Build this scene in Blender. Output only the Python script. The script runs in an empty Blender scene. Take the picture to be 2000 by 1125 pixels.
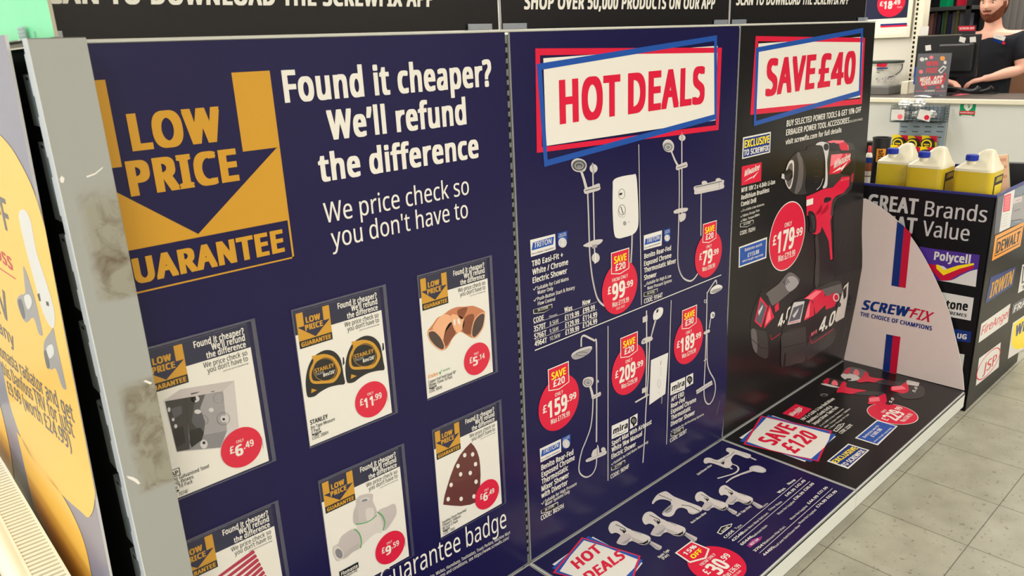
import bpy, bmesh, math, random
from mathutils import Vector, Matrix
random.seed(7)
S = bpy.context.scene
COL = S.collection
V3 = Vector

# ------------------------------------------------------------------ camera
AZ, PITCH, ROLL, FPX = 0.7351215, -0.3038182, -0.0448363, 1494.507
CAM = V3((-1.2683628, -1.3802789, 1.4248955))
D_ = V3((math.sin(AZ) * math.cos(PITCH), math.cos(AZ) * math.cos(PITCH), math.sin(PITCH)))
_r = D_.cross(V3((0, 0, 1))).normalized(); _u = _r.cross(D_)
R_ = math.cos(ROLL) * _r + math.sin(ROLL) * _u
U_ = -math.sin(ROLL) * _r + math.cos(ROLL) * _u
cd = bpy.data.cameras.new('camera'); cam = bpy.data.objects.new('camera', cd); COL.objects.link(cam)
cd.sensor_fit = 'HORIZONTAL'; cd.sensor_width = 36.0; cd.lens = FPX * 36 / 2000
cd.clip_start = 0.05; cd.clip_end = 60
m = Matrix((R_, U_, -D_)).transposed().to_4x4(); m.translation = CAM
cam.matrix_world = m
cd.dof.use_dof = True; cd.dof.focus_distance = 2.2; cd.dof.aperture_fstop = 9.0
S.camera = cam

# ------------------------------------------------------------------ light
S.view_settings.view_transform = 'Standard'; S.view_settings.look = 'None'
S.view_settings.gamma = 1.0; S.view_settings.use_curve_mapping = False
S.view_settings.exposure = 0.0
W = bpy.data.worlds.new('world'); S.world = W; W.use_nodes = True
W.node_tree.nodes['Background'].inputs[0].default_value = (.8, .9, 1, 1)
W.node_tree.nodes['Background'].inputs[1].default_value = 0.6
ZF = -0.1; ZC = 2.75

def area(name, loc, rot, sx, sy, power, color):
    l = bpy.data.lights.new(name, 'AREA'); l.shape = 'RECTANGLE'; l.size = sx; l.size_y = sy
    l.energy = power; l.color = color
    o = bpy.data.objects.new(name, l); COL.objects.link(o); o.location = loc; o.rotation_euler = rot
    return o
CEIL_LIGHTS = [(-2.4, -2.4), (0.3, -2.5), (3.0, -2.4), (5.2, -1.9), (-2.4, -4.6), (0.3, -4.8), (3.0, -4.6), (5.4, -4.4), (5.3, .2), (-2.4, 1.6), (2.6, 1.6), (4.2, 1.8)]
for i, (x, y) in enumerate(CEIL_LIGHTS):
    area('ceiling_lamp_light', (x, y, ZC - 0.03), (0, 0, 0), 1.2, 0.6, 40 if x > 4 else 56, (1.0, .972, .945))
area('window_daylight', (-4.35, -0.4, 1.25), (0, math.radians(-90), 0), 2.2, 3.2, 70, (.80, .90, 1.0))

# ------------------------------------------------------------------ helpers
def lin(c): return c / 12.92 if c <= .04045 else ((c + .055) / 1.055) ** 2.4
def rgb(r, g, b): return (lin(r / 255), lin(g / 255), lin(b / 255), 1)
MATS = {}
def mat(name, col, rough=.5, spec=.4, metal=0, nz=.03, nscale=30, bump=0, coat=0, trans=0, emit=0):
    if name in MATS: return MATS[name]
    mt = bpy.data.materials.new(name); mt.use_nodes = True; nt = mt.node_tree
    b = nt.nodes['Principled BSDF']; c = rgb(*col)
    b.inputs['Roughness'].default_value = rough; b.inputs['Metallic'].default_value = metal
    b.inputs['Specular IOR Level'].default_value = spec; b.inputs['Coat Weight'].default_value = coat
    b.inputs['Transmission Weight'].default_value = trans
    tc = nt.nodes.new('ShaderNodeTexCoord'); n = nt.nodes.new('ShaderNodeTexNoise')
    n.inputs['Scale'].default_value = nscale; n.inputs['Detail'].default_value = 3
    nt.links.new(tc.outputs['Object'], n.inputs['Vector'])
    mx = nt.nodes.new('ShaderNodeMix'); mx.data_type = 'RGBA'
    mx.inputs[6].default_value = tuple(max(0, x * (1 - nz)) for x in c[:3]) + (1,)
    mx.inputs[7].default_value = tuple(min(1, x * (1 + nz)) for x in c[:3]) + (1,)
    nt.links.new(n.outputs['Fac'], mx.inputs[0]); nt.links.new(mx.outputs[2], b.inputs['Base Color'])
    if bump:
        bp = nt.nodes.new('ShaderNodeBump'); bp.inputs['Strength'].default_value = bump; bp.inputs['Distance'].default_value = .004
        nt.links.new(n.outputs['Fac'], bp.inputs['Height']); nt.links.new(bp.outputs['Normal'], b.inputs['Normal'])
    if emit:
        b.inputs['Emission Color'].default_value = c; b.inputs['Emission Strength'].default_value = emit
    MATS[name] = mt
    return mt
def film(name, col, fac, rough=.1, dif=0):
    if name in MATS: return MATS[name]
    mt = bpy.data.materials.new(name); mt.use_nodes = True; nt = mt.node_tree
    for n in list(nt.nodes):
        if n.type != 'OUTPUT_MATERIAL': nt.nodes.remove(n)
    out = [n for n in nt.nodes if n.type == 'OUTPUT_MATERIAL'][0]
    t = nt.nodes.new('ShaderNodeBsdfTransparent'); g = nt.nodes.new('ShaderNodeBsdfGlossy'); g.inputs['Roughness'].default_value = rough
    d = nt.nodes.new('ShaderNodeBsdfDiffuse'); d.inputs['Color'].default_value = rgb(*col)
    m1 = nt.nodes.new('ShaderNodeMixShader'); m1.inputs[0].default_value = dif
    m2 = nt.nodes.new('ShaderNodeMixShader'); m2.inputs[0].default_value = fac
    nt.links.new(t.outputs[0], m1.inputs[1]); nt.links.new(d.outputs[0], m1.inputs[2])
    nt.links.new(m1.outputs[0], m2.inputs[1]); nt.links.new(g.outputs[0], m2.inputs[2])
    nt.links.new(m2.outputs[0], out.inputs[0])
    MATS[name] = mt
    return mt
PR, PS = .24, .28           # printed boards: satin laminate
def ink(name, col): return mat('ink_' + name, col, PR, PS, nz=.015)
INK = dict(
    navy=ink('navy', (24, 20, 64)), black=ink('black', (26, 24, 24)), cream=ink('cream', (222, 217, 206)), white=ink('white', (216, 212, 206)),
    red=ink('red', (208, 30, 60)), yellow=ink('yellow', (196, 144, 44)), blue=ink('blue', (34, 78, 158)), dark=ink('dark', (32, 31, 33)),
    byellow=ink('bright_yellow', (246, 216, 30)), grey=ink('grey', (128, 126, 128)), lgrey=ink('light_grey', (196, 192, 190)), chrome=ink('chrome', (194, 187, 183)),
    dgrey=ink('dark_grey', (84, 82, 84)), copper=ink('copper', (190, 120, 82)), copperd=ink('copper_dark', (128, 72, 48)), copperl=ink('copper_light', (226, 168, 126)),
    brown=ink('brown', (96, 48, 44)), hole=ink('hole', (74, 58, 54)), bluegrey=ink('blue_grey', (110, 122, 134)), green=ink('green', (88, 162, 98)), tee=ink('tee', (204, 195, 188)), teed=ink('tee_shade', (178, 170, 164)), tool1=ink('tool_grey', (56, 52, 51)), tool2=ink('tool_black', (33, 31, 31)), tool3=ink('tool_light', (98, 92, 90)),
    lilac=ink('lilac', (132, 130, 148)), sun=ink('sun', (248, 192, 84)), purple=ink('purple', (78, 48, 142)), crimson=ink('crimson', (196, 24, 56)), royal=ink('royal', (20, 48, 116)),
    magenta=ink('magenta', (150, 44, 120)), steel=ink('steel', (150, 146, 146)), barred=ink('bar_red', (170, 46, 72)), shell=ink('shell', (186, 176, 172)), orange=ink('orange', (232, 150, 50)),
    greyband=ink('card_navy', (38, 39, 64)), sgreen=ink('sign_green', (0, 142, 88)), slate=ink('slate', (84, 84, 94)), pink=ink('pink', (238, 112, 124)))

def link(o, parent=None):
    COL.objects.link(o)
    if parent:
        o.parent = parent; o.location = -V3(parent.location)
    return o
def obj(name, bm, mats, parent=None, smooth=False, label=None, bevel=0):
    me = bpy.data.meshes.new(name)
    if smooth:
        for f in bm.faces: f.smooth = True
    bm.to_mesh(me); bm.free()
    for mm in (mats if isinstance(mats, (list, tuple)) else [mats]): me.materials.append(mm)
    o = bpy.data.objects.new(name, me); link(o, parent)
    if label: o['label'] = label
    if bevel:
        b = o.modifiers.new('bevel', 'BEVEL'); b.width = bevel; b.segments = 2; b.limit_method = 'ANGLE'
    if smooth:
        try: me.set_sharp_from_angle(angle=math.radians(40))
        except Exception: pass
    return o
def tag(o, label, cat, group=None, kind=None):
    o['label'] = label; o['category'] = cat
    if group: o['group'] = group
    if kind: o['kind'] = kind
    return o
def thing(name, label, cat, loc=(0, 0, 0), group=None):
    o = bpy.data.objects.new(name, None); COL.objects.link(o); o.location = loc; o.empty_display_size = .05
    return tag(o, label, cat, group)
def struct(name, bm, mt, bevel=0):
    o = obj(name, bm, mt, bevel=bevel); o['kind'] = 'structure'
    return o
def box(bm, x0, x1, y0, y1, z0, z1, mi=0, rot=None, at=None):
    vs = []
    for x, y, z in ((x0, y0, z0), (x1, y0, z0), (x1, y1, z0), (x0, y1, z0), (x0, y0, z1), (x1, y0, z1), (x1, y1, z1), (x0, y1, z1)):
        p = V3((x, y, z))
        if rot is not None: p = rot @ p
        if at is not None: p = p + V3(at)
        vs.append(bm.verts.new(p))
    for f in ((0, 3, 2, 1), (4, 5, 6, 7), (0, 1, 5, 4), (1, 2, 6, 5), (2, 3, 7, 6), (3, 0, 4, 7)):
        bm.faces.new([vs[i] for i in f]).material_index = mi
    return bm
def B(*a, **k): return box(bmesh.new(), *a, **k)
def tube(bm, pts, rad, seg=10, mi=0, caps=True):
    pts = [V3(p) for p in pts]; n = len(pts)
    rads = rad if isinstance(rad, (list, tuple)) else [rad] * n
    t0 = (pts[1] - pts[0]).normalized()
    up = t0.orthogonal().normalized(); rings = []
    for i, p in enumerate(pts):
        t = (pts[min(i + 1, n - 1)] - pts[max(i - 1, 0)]).normalized()
        up = (up - t * up.dot(t)).normalized(); s = t.cross(up)
        rings.append([bm.verts.new(p + (up * math.cos(a) + s * math.sin(a)) * rads[i]) for a in [2 * math.pi * k / seg for k in range(seg)]])
    for a, b in zip(rings, rings[1:]):
        for k in range(seg):
            bm.faces.new((a[k], a[(k + 1) % seg], b[(k + 1) % seg], b[k])).material_index = mi
    if caps:
        bm.faces.new(rings[0][::-1]).material_index = mi; bm.faces.new(rings[-1]).material_index = mi
    return bm
def lathe(bm, prof, seg=32, at=(0, 0, 0), mi=0, rot=None):
    rings = []
    for r, z in prof:
        ring = []
        for k in range(seg):
            p = V3((r * math.cos(2 * math.pi * k / seg), r * math.sin(2 * math.pi * k / seg), z))
            if rot is not None: p = rot @ p
            ring.append(bm.verts.new(p + V3(at)))
        rings.append(ring)
    for a, b in zip(rings, rings[1:]):
        for k in range(seg):
            bm.faces.new((a[k], a[(k + 1) % seg], b[(k + 1) % seg], b[k])).material_index = mi
    bm.faces.new(rings[0][::-1]).material_index = mi; bm.faces.new(rings[-1]).material_index = mi
    return bm
def prism(bm, pts, d, mi=0):
    """pts: list of Vectors (planar outline); d: thickness vector"""
    a = [bm.verts.new(V3(p)) for p in pts]; b = [bm.verts.new(V3(p) + V3(d)) for p in pts]; n = len(a)
    bm.faces.new(a).material_index = mi; bm.faces.new(b[::-1]).material_index = mi
    for i in range(n): bm.faces.new((a[i], b[i], b[(i + 1) % n], a[(i + 1) % n])).material_index = mi
    bmesh.ops.recalc_face_normals(bm, faces=bm.faces)
    return bm
def smooth_pts(pts, n=6):
    """Catmull-Rom through the points"""
    out = []; P = [V3((p[0], p[1], p[2] if len(p) > 2 else 0)) for p in pts]
    for i in range(len(P) - 1):
        p0, p1, p2, p3 = P[max(i - 1, 0)], P[i], P[i + 1], P[min(i + 2, len(P) - 1)]
        for k in range(n):
            t = k / n
            out.append(.5 * ((2 * p1) + (p2 - p0) * t + (2 * p0 - 5 * p1 + 4 * p2 - p3) * t * t + (3 * p1 - p0 - 3 * p2 + p3) * t ** 3))
    out.append(P[-1])
    return out
def blob(pts, n=4):
    """closed smooth outline through 2-D points"""
    P = [V3((p[0], p[1], 0)) for p in pts]; out = []; L = len(P)
    for i in range(L):
        p0, p1, p2, p3 = P[i - 1], P[i], P[(i + 1) % L], P[(i + 2) % L]
        for k in range(n):
            t = k / n
            q = .5 * ((2 * p1) + (p2 - p0) * t + (2 * p0 - 5 * p1 + 4 * p2 - p3) * t * t + (3 * p1 - p0 - 3 * p2 + p3) * t ** 3)
            out.append((q.x, q.y))
    return out

# ---- photographed flat print: a plane in the room, read through the camera ray of a pixel
def ray(px, py): return D_ + R_ * ((px - 1000) / FPX) - U_ * ((py - 562.5) / FPX)
def proj(P):
    q = V3(P) - CAM; z = q.dot(D_)
    return (1000 + FPX * q.dot(R_) / z, 562.5 - FPX * q.dot(U_) / z)
def on_x(px, py, x): d = ray(px, py); return CAM + d * ((x - CAM.x) / d.x)
def on_y(px, py, y): d = ray(px, py); return CAM + d * ((y - CAM.y) / d.y)
def on_z(px, py, z): d = ray(px, py); return CAM + d * ((z - CAM.z) / d.z)
class Plane:
    def __init__(s, O, U, V, bow=None):
        s.O, s.U, s.V = V3(O), V3(U).normalized(), V3(V).normalized(); s.N = s.U.cross(s.V); s.bow = bow
    def uv(s, px, py):
        d = ray(px, py); O = s.O.copy()
        for _ in range(7 if s.bow else 1):
            P = CAM + d * ((O - CAM).dot(s.N) / d.dot(s.N)); q = P - s.O; u, v = q.dot(s.U), q.dot(s.V)
            if s.bow: O = s.O + s.N * s.bow(u, v)
        return (u, v)
    def pt(s, u, v, h=0):
        return s.O + s.U * u + s.V * v + s.N * (h + (s.bow(u, v) if s.bow else 0))
_txt = {}
FONT = None
try:
    import os
    FONT = bpy.data.fonts.load(os.path.join(bpy.utils.system_resource('DATAFILES'), 'fonts', 'NotoSansHebrew-Regular.woff2'))   # ships with Blender
except Exception:
    FONT = None
def text_mesh(body, bold):
    """outline of one line of lettering; bold thickens the strokes by overlapping shifted copies"""
    key = (body, bold)
    if key in _txt: return _txt[key]
    c = bpy.data.curves.new('t', 'FONT'); c.body = body; c.size = 1; c.resolution_u = 3
    if FONT: c.font = FONT
    c.space_character = 1 + bold * 2.6
    o = bpy.data.objects.new('t', c); COL.objects.link(o)
    dg = bpy.context.evaluated_depsgraph_get(); dg.update()
    me = bpy.data.meshes.new_from_object(o.evaluated_get(dg))
    v0 = [(v.co.x, v.co.y) for v in me.vertices]; f0 = [tuple(p.vertices) for p in me.polygons]
    bpy.data.meshes.remove(me); bpy.data.objects.remove(o); bpy.data.curves.remove(c)
    e = bold * .45
    sh = [(0, 0)] if bold <= 0 else [(-bold, 0), (0, 0), (bold, 0)] if bold < .02 else [(-bold, e), (0, e), (bold, e), (-bold, -e), (0, -e), (bold, -e)]
    vs, fs = [], []
    for dx, dy in sh:
        n = len(vs); vs += [(x + dx, y + dy, .00003 * sh.index((dx, dy))) for x, y in v0]; fs += [tuple(i + n for i in f) for f in f0]
    _txt[key] = (vs, fs)
    return _txt[key]
def cap_height(bold):
    vs, _ = text_mesh('H', bold); return min(v[1] for v in vs), max(v[1] for v in vs)
class Ink:
    """print on one plane: collects polygons, strokes and lettering, builds ONE mesh"""
    def __init__(s, plane, base=.0004, frame=None, z=None):
        s.p = plane; s.bm = bmesh.new(); s.mats = []; s.base = base; s.frame = frame; s.zf = z or (0, 0, 1)
    def z(s, x0, y0, k): s.zf = (x0, y0, k); return s
    def map(s, a, b):
        if s.frame: u0, v0, k = s.frame; return (u0 + a * k, v0 - b * k)
        x0, y0, k = s.zf; return s.p.uv(x0 + a / k, y0 + b / k)
    def vlen(s, q, h):
        if s.frame: return h * s.frame[2]
        u, v = s.map(*q); a = proj(s.p.pt(u, v)); b = proj(s.p.pt(u, v + .005))
        return h / s.zf[2] * .005 / math.hypot(a[0] - b[0], a[1] - b[1])
    def mi(s, name):
        mt = INK[name] if isinstance(name, str) else name
        if mt not in s.mats: s.mats.append(mt)
        return s.mats.index(mt)
    def face(s, uvs, m, lay):
        h = s.base + lay * .00022
        try: s.bm.faces.new([s.bm.verts.new((u, v, h)) for u, v in uvs]).material_index = s.mi(m)
        except ValueError: pass
    def poly(s, pts, m, lay=0): s.face([s.map(*p) for p in pts], m, lay)
    def blob(s, pts, m, lay=0, n=4): s.poly(blob(pts, n), m, lay)
    def ring(s, o, i, m, lay=0):
        n = len(o)
        for k in range(n): s.poly([o[k], o[(k + 1) % n], i[(k + 1) % n], i[k]], m, lay)
    def ell(s, c, rx, ry, m, lay=0, rot=0, n=28):
        pts = []
        for k in range(n):
            a = 2 * math.pi * k / n; x, y = rx * math.cos(a), ry * math.sin(a)
            pts.append((c[0] + x * math.cos(rot) - y * math.sin(rot), c[1] + x * math.sin(rot) + y * math.cos(rot)))
        s.poly(pts, m, lay)
    def elring(s, c, rx, ry, t, m, lay=0, n=28):
        o = [(c[0] + rx * math.cos(2 * math.pi * k / n), c[1] + ry * math.sin(2 * math.pi * k / n)) for k in range(n)]
        i = [(c[0] + (rx - t) * math.cos(2 * math.pi * k / n), c[1] + (ry - t) * math.sin(2 * math.pi * k / n)) for k in range(n)]
        s.ring(o, i, m, lay)
    def disc(s, c, r, m, lay=0, n=56):
        s.face([(c[0] + r * math.cos(2 * math.pi * k / n), c[1] + r * math.sin(2 * math.pi * k / n)) for k in range(n)], m, lay)
    def circ3(s, a, b, c):
        (x1, y1), (x2, y2), (x3, y3) = s.map(*a), s.map(*b), s.map(*c)
        d = 2 * (x1 * (y2 - y3) + x2 * (y3 - y1) + x3 * (y1 - y2))
        ux = ((x1 ** 2 + y1 ** 2) * (y2 - y3) + (x2 ** 2 + y2 ** 2) * (y3 - y1) + (x3 ** 2 + y3 ** 2) * (y1 - y2)) / d
        uy = ((x1 ** 2 + y1 ** 2) * (x3 - x2) + (x2 ** 2 + y2 ** 2) * (x1 - x3) + (x3 ** 2 + y3 ** 2) * (x2 - x1)) / d
        return (ux, uy), math.hypot(x1 - ux, y1 - uy)
    def line(s, pts, w, m, lay=0, sm=0):
        if sm: pts = [(p.x, p.y) for p in smooth_pts(pts, sm)]
        uv = [V3(s.map(*p) + (0,)) for p in pts]; n = len(uv)
        k = abs(s.vlen(pts[0], 1))
        ws = w if isinstance(w, (list, tuple)) else [w] * n
        if len(ws) != n: ws = [ws[0] + (ws[-1] - ws[0]) * i / (n - 1) for i in range(n)]
        L, R = [], []
        for i, p in enumerate(uv):
            t = (uv[min(i + 1, n - 1)] - uv[max(i - 1, 0)]).normalized(); q = V3((-t.y, t.x, 0)) * (ws[i] * k / 2)
            L.append(p + q); R.append(p - q)
        for i in range(n - 1): s.face([(L[i].x, L[i].y), (L[i + 1].x, L[i + 1].y), (R[i + 1].x, R[i + 1].y), (R[i].x, R[i].y)], m, lay)
    def text(s, body, bl, br, h, m='cream', lay=2, bold=.02, shear=0, up=None):
        vs, fs = text_mesh(body, bold)
        if not vs: return
        x0 = min(v[0] for v in vs); x1 = max(v[0] for v in vs); c0, c1 = cap_height(bold); ch = c1 - c0
        a = V3(s.map(*bl) + (0,)); b = V3(s.map(*br) + (0,))
        if up is None: t = V3((0, s.vlen(bl, h), 0))
        else: t = V3(s.map(*up) + (0,)) - a
        e = (b - a) / (x1 - x0); t = t / ch
        H = s.base + lay * .00022; nv = []
        for x, y, hh in vs:
            q = a + e * (x - x0) + t * (y - c0) + e.normalized() * (shear * t.length * (y - c0))
            nv.append(s.bm.verts.new((q.x, q.y, H + hh)))
        k = s.mi(m)
        for f in fs:
            try: s.bm.faces.new([nv[i] for i in f]).material_index = k
            except ValueError: pass
    def build(s, name, parent, label=None):
        bm = s.bm
        if s.p.bow:
            for ax in (0, 1):
                vals = [v.co[ax] for v in bm.verts]
                if not vals: break
                x = math.floor(min(vals) / .05) * .05 + .05
                while x < max(vals):
                    no = (1, 0, 0) if ax == 0 else (0, 1, 0); co = (x, 0, 0) if ax == 0 else (0, x, 0)
                    bmesh.ops.bisect_plane(bm, geom=bm.verts[:] + bm.edges[:] + bm.faces[:], plane_co=co, plane_no=no, dist=1e-6)
                    x += .05
        for v in bm.verts: v.co = s.p.pt(v.co.x, v.co.y, v.co.z)
        return obj(name, bm, s.mats, parent, label=label)
    def slab(s, uvs, th, front, edge, name, parent, label=None):
        """a sheet with thickness th behind the plane; front printed, edges in another colour"""
        bm = s.bm
        h0 = s.base - .0004; a = [bm.verts.new((u, v, h0)) for u, v in uvs]; b = [bm.verts.new((u, v, h0 - th)) for u, v in uvs]; n = len(a)
        bm.faces.new(a).material_index = s.mi(front); bm.faces.new(b[::-1]).material_index = s.mi(edge)
        for i in range(n): bm.faces.new((a[i], b[i], b[(i + 1) % n], a[(i + 1) % n])).material_index = s.mi(edge)
        bmesh.ops.recalc_face_normals(bm, faces=bm.faces)
        return s.build(name, parent, label)

# ------------------------------------------------------------------ room
def floor_mat():
    mt = bpy.data.materials.new('vinyl_floor_tiles'); mt.use_nodes = True; nt = mt.node_tree; b = nt.nodes['Principled BSDF']
    N = nt.nodes.new; L = nt.links.new
    tc = N('ShaderNodeTexCoord'); sep = N('ShaderNodeSeparateXYZ'); L(tc.outputs['Object'], sep.inputs[0])
    def edge(axis, off):
        a = N('ShaderNodeMath'); a.operation = 'SUBTRACT'; a.inputs[1].default_value = off; L(sep.outputs[axis], a.inputs[0])
        d = N('ShaderNodeMath'); d.operation = 'DIVIDE'; d.inputs[1].default_value = .3008; L(a.outputs[0], d.inputs[0])
        f = N('ShaderNodeMath'); f.operation = 'FRACT'; L(d.outputs[0], f.inputs[0])
        p = N('ShaderNodeMath'); p.operation = 'PINGPONG'; p.inputs[1].default_value = .5; L(f.outputs[0], p.inputs[0])
        fl = N('ShaderNodeMath'); fl.operation = 'FLOOR'; L(d.outputs[0], fl.inputs[0])
        return p, fl
    px, fx = edge(0, 1.087 - .3008 * 20); py, fy = edge(1, -.5165 - .3008 * 20)
    mn = N('ShaderNodeMath'); mn.operation = 'MINIMUM'; L(px.outputs[0], mn.inputs[0]); L(py.outputs[0], mn.inputs[1])
    j = N('ShaderNodeMapRange'); j.inputs['From Min'].default_value = .0025; j.inputs['From Max'].default_value = .006; L(mn.outputs[0], j.inputs['Value'])
    wn = N('ShaderNodeTexWhiteNoise'); cb = N('ShaderNodeCombineXYZ'); L(fx.outputs[0], cb.inputs[0]); L(fy.outputs[0], cb.inputs[1]); L(cb.outputs[0], wn.inputs['Vector'])
    n1 = N('ShaderNodeTexNoise'); n1.inputs['Scale'].default_value = 9; n1.inputs['Detail'].default_value = 8; L(tc.outputs['Object'], n1.inputs['Vector'])
    r1 = N('ShaderNodeValToRGB'); r1.color_ramp.elements[0].position = .3; r1.color_ramp.elements[1].position = .7
    r1.color_ramp.elements[0].color = rgb(146, 142, 124); r1.color_ramp.elements[1].color = rgb(165, 161, 142); L(n1.outputs['Fac'], r1.inputs[0])
    n2 = N('ShaderNodeTexNoise'); n2.inputs['Scale'].default_value = 75; n2.inputs['Detail'].default_value = 2; L(tc.outputs['Object'], n2.inputs['Vector'])
    r2 = N('ShaderNodeValToRGB'); r2.color_ramp.elements[0].position = .27; r2.color_ramp.elements[0].color = (.62, .6, .56, 1); r2.color_ramp.elements[1].position = .36; r2.color_ramp.elements[1].color = (1, 1, 1, 1)
    e = r2.color_ramp.elements.new(.71); e.color = (1, 1, 1, 1); e = r2.color_ramp.elements.new(.76); e.color = (1.2, 1.2, 1.15, 1); L(n2.outputs['Fac'], r2.inputs[0])
    m1 = N('ShaderNodeMix'); m1.data_type = 'RGBA'; m1.blend_type = 'MULTIPLY'; m1.inputs[0].default_value = 1; L(r1.outputs[0], m1.inputs[6]); L(r2.outputs[0], m1.inputs[7])
    tv = N('ShaderNodeMapRange'); tv.inputs['To Min'].default_value = .94; tv.inputs['To Max'].default_value = 1.04; L(wn.outputs['Value'], tv.inputs['Value'])
    m2 = N('ShaderNodeMix'); m2.data_type = 'RGBA'; m2.blend_type = 'MULTIPLY'; m2.inputs[0].default_value = 1; L(m1.outputs[2], m2.inputs[6]); L(tv.outputs[0], m2.inputs[7])
    m3 = N('ShaderNodeMix'); m3.data_type = 'RGBA'; m3.inputs[6].default_value = rgb(78, 74, 62); L(j.outputs[0], m3.inputs[0]); L(m2.outputs[2], m3.inputs[7])
    L(m3.outputs[2], b.inputs['Base Color']); b.inputs['Roughness'].default_value = .42; b.inputs['Specular IOR Level'].default_value = .35
    return mt
M_wall = mat('painted_wall', (216, 211, 196), .7, .3, nz=.02, nscale=4)
M_ceil = mat('ceiling_tile', (236, 234, 226), .9, .2, nz=.03, nscale=60)
M_trim = mat('white_trim', (222, 220, 212), .45)
XL, XR, YF, YB = -4.5, 6.6, -6.4, 3.2
struct('floor', B(XL, XR, YF, YB, ZF - .1, ZF), floor_mat())
struct('ceiling', B(XL, XR, YF, YB, ZC, ZC + .1), M_ceil)
wl = bmesh.new()
for a in ((YF, -2.1, ZF, ZC), (1.3, YB, ZF, ZC), (-2.1, 1.3, ZF, .1), (-2.1, 1.3, 2.4, ZC)): box(wl, XL - .12, XL, *a)
struct('wall_left', wl, M_wall)
wf = bmesh.new()
for y in (-2.1, -1.0, .15, 1.24): box(wf, XL - .09, XL - .03, y, y + .06, .1, 2.4)
box(wf, XL - .09, XL - .03, -2.1, 1.3, .1, .16); box(wf, XL - .09, XL - .03, -2.1, 1.3, 2.34, 2.4)
w1 = struct('window_1', wf, M_trim)
obj('pane', B(XL - .065, XL - .055, -2.04, 1.24, .16, 2.34), film('shop_window_glass', (255, 255, 255), .06, .0), w1)
struct('wall_right', B(XR, XR + .12, YF, YB, ZF, ZC), M_wall)
struct('wall_front', B(XL, XR, YF - .12, YF, ZF, ZC), M_wall)
struct('wall_back', B(XL, XR, YB, YB + .12, ZF, ZC), M_wall)

# ------------------------------------------------------------------ the gondola of three bays
H = 1.4597
M_steel = mat('grey_painted_steel', (188, 188, 178), .4, .45, nz=.03, nscale=8)
M_steelw = mat('white_painted_steel', (206, 206, 196), .38, .45, nz=.02, nscale=8)
M_slot = mat('slot_shade_black', (14, 14, 14), .8, .2)  # slots, and black that stands for shade inside open recesses
M_upr = mat('upright_grey', (112, 114, 108), .4, .4)
M_strip = mat('slot_strip_shaded', (98, 105, 103), .42, .4)  # darker steel copy: shade behind the lip is put into its colour
M_plinth = mat('plinth_grey', (120, 118, 108), .5)
M_edge = INK['lgrey']
gon = thing('shelving_gondola', 'grey steel shelving gondola with three bays carrying the navy and black panels', 'shelving', (.5, .03, ZF))
obj('back_panel', B(-.92, 2.0, .012, .03, ZF + .03, 1.45), M_steel, gon)
for x in (-.0015, .9995, 1.985):
    bm = B(x - .014, x + .014, .0046, .07, ZF, 1.455)
    for k in range(58):
        z = .03 + k * .0245
        box(bm, x - .0075, x + .004, .004, .006, z, z + (.013 if k % 3 else .009), 1)
    obj('upright', bm, [M_upr, M_slot], gon)
obj('top_rail', B(-.92, 2.0, -.003, .05, 1.4605, 1.4650), M_steel, gon, bevel=.001)
for x0, x1 in ((-.92, -.001), (.0015, .999), (1.0015, 2.003)):
    bm = B(x0, x1, -.505, .003, -.012, -.0035); box(bm, x0, x1, -.505, -.501, -.068, -.0035); box(bm, x0, x0 + .004, -.5, 0, -.068, -.004); box(bm, x1 - .004, x1, -.5, 0, -.068, -.004)
    obj('base_shelf', bm, M_steelw, gon, bevel=.0012)
    obj('plinth', B(x0 + .002, x1 - .002, -.488, -.482, ZF, -.06), M_plinth, gon)
for x in (-.0015, .9995, 1.985):
    obj('base_foot', B(x - .013, x + .013, -.475, .07, ZF, -.07), M_steel, gon)

def bow2(u, v):
    if u < .6 or v < 0 or v > 1.2: return 0
    return .012 * ((u - .6) / .4) ** 2 * max(0, math.sin(math.pi * min(1, max(0, v / .5)))) if v < .5 else 0
_B3 = [(0, 0), (.13, .014), (.29, .030), (.46, .0425), (.62, .024), (.85, .015), (1.3, .004), (1.46, 0)]
def bow3(u, v):
    if u < 1.3: return 0
    b = 0
    for (a, p), (c, q) in zip(_B3, _B3[1:]):
        if a <= v <= c: b = p + (q - p) * (v - a) / (c - a)
    return b * ((min(u, 2.0) - 1.3) / .7) ** 2
P1 = Plane((0, 0, 0), (1, 0, 0), (0, 0, 1))
P2 = Plane((0, 0, 0), (1, 0, 0), (0, 0, 1), bow2)
P3 = Plane((0, 0, 0), (1, 0, 0), (0, 0, 1), bow3)
PB = Plane((0, 0, .0), (1, 0, 0), (0, 1, 0))

def sheet(plane, u0, u1, v0, v1, col, parent, th=.003):
    i = Ink(plane); i.slab([(u0, v0), (u1, v0), (u1, v1), (u0, v1)], th, col, M_edge, 'board', parent)
    i = Ink(plane, base=.0003); e = .0022
    i.face([(u0, v0), (u0 + e, v0), (u0 + e, v1), (u0, v1)], 'grey', 0)
    i.face([(u0, v0), (u1, v0), (u1, v0 + e * 1.3), (u0, v0 + e * 1.3)], 'grey', 0)
    i.build('cut_edge', parent)

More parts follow.
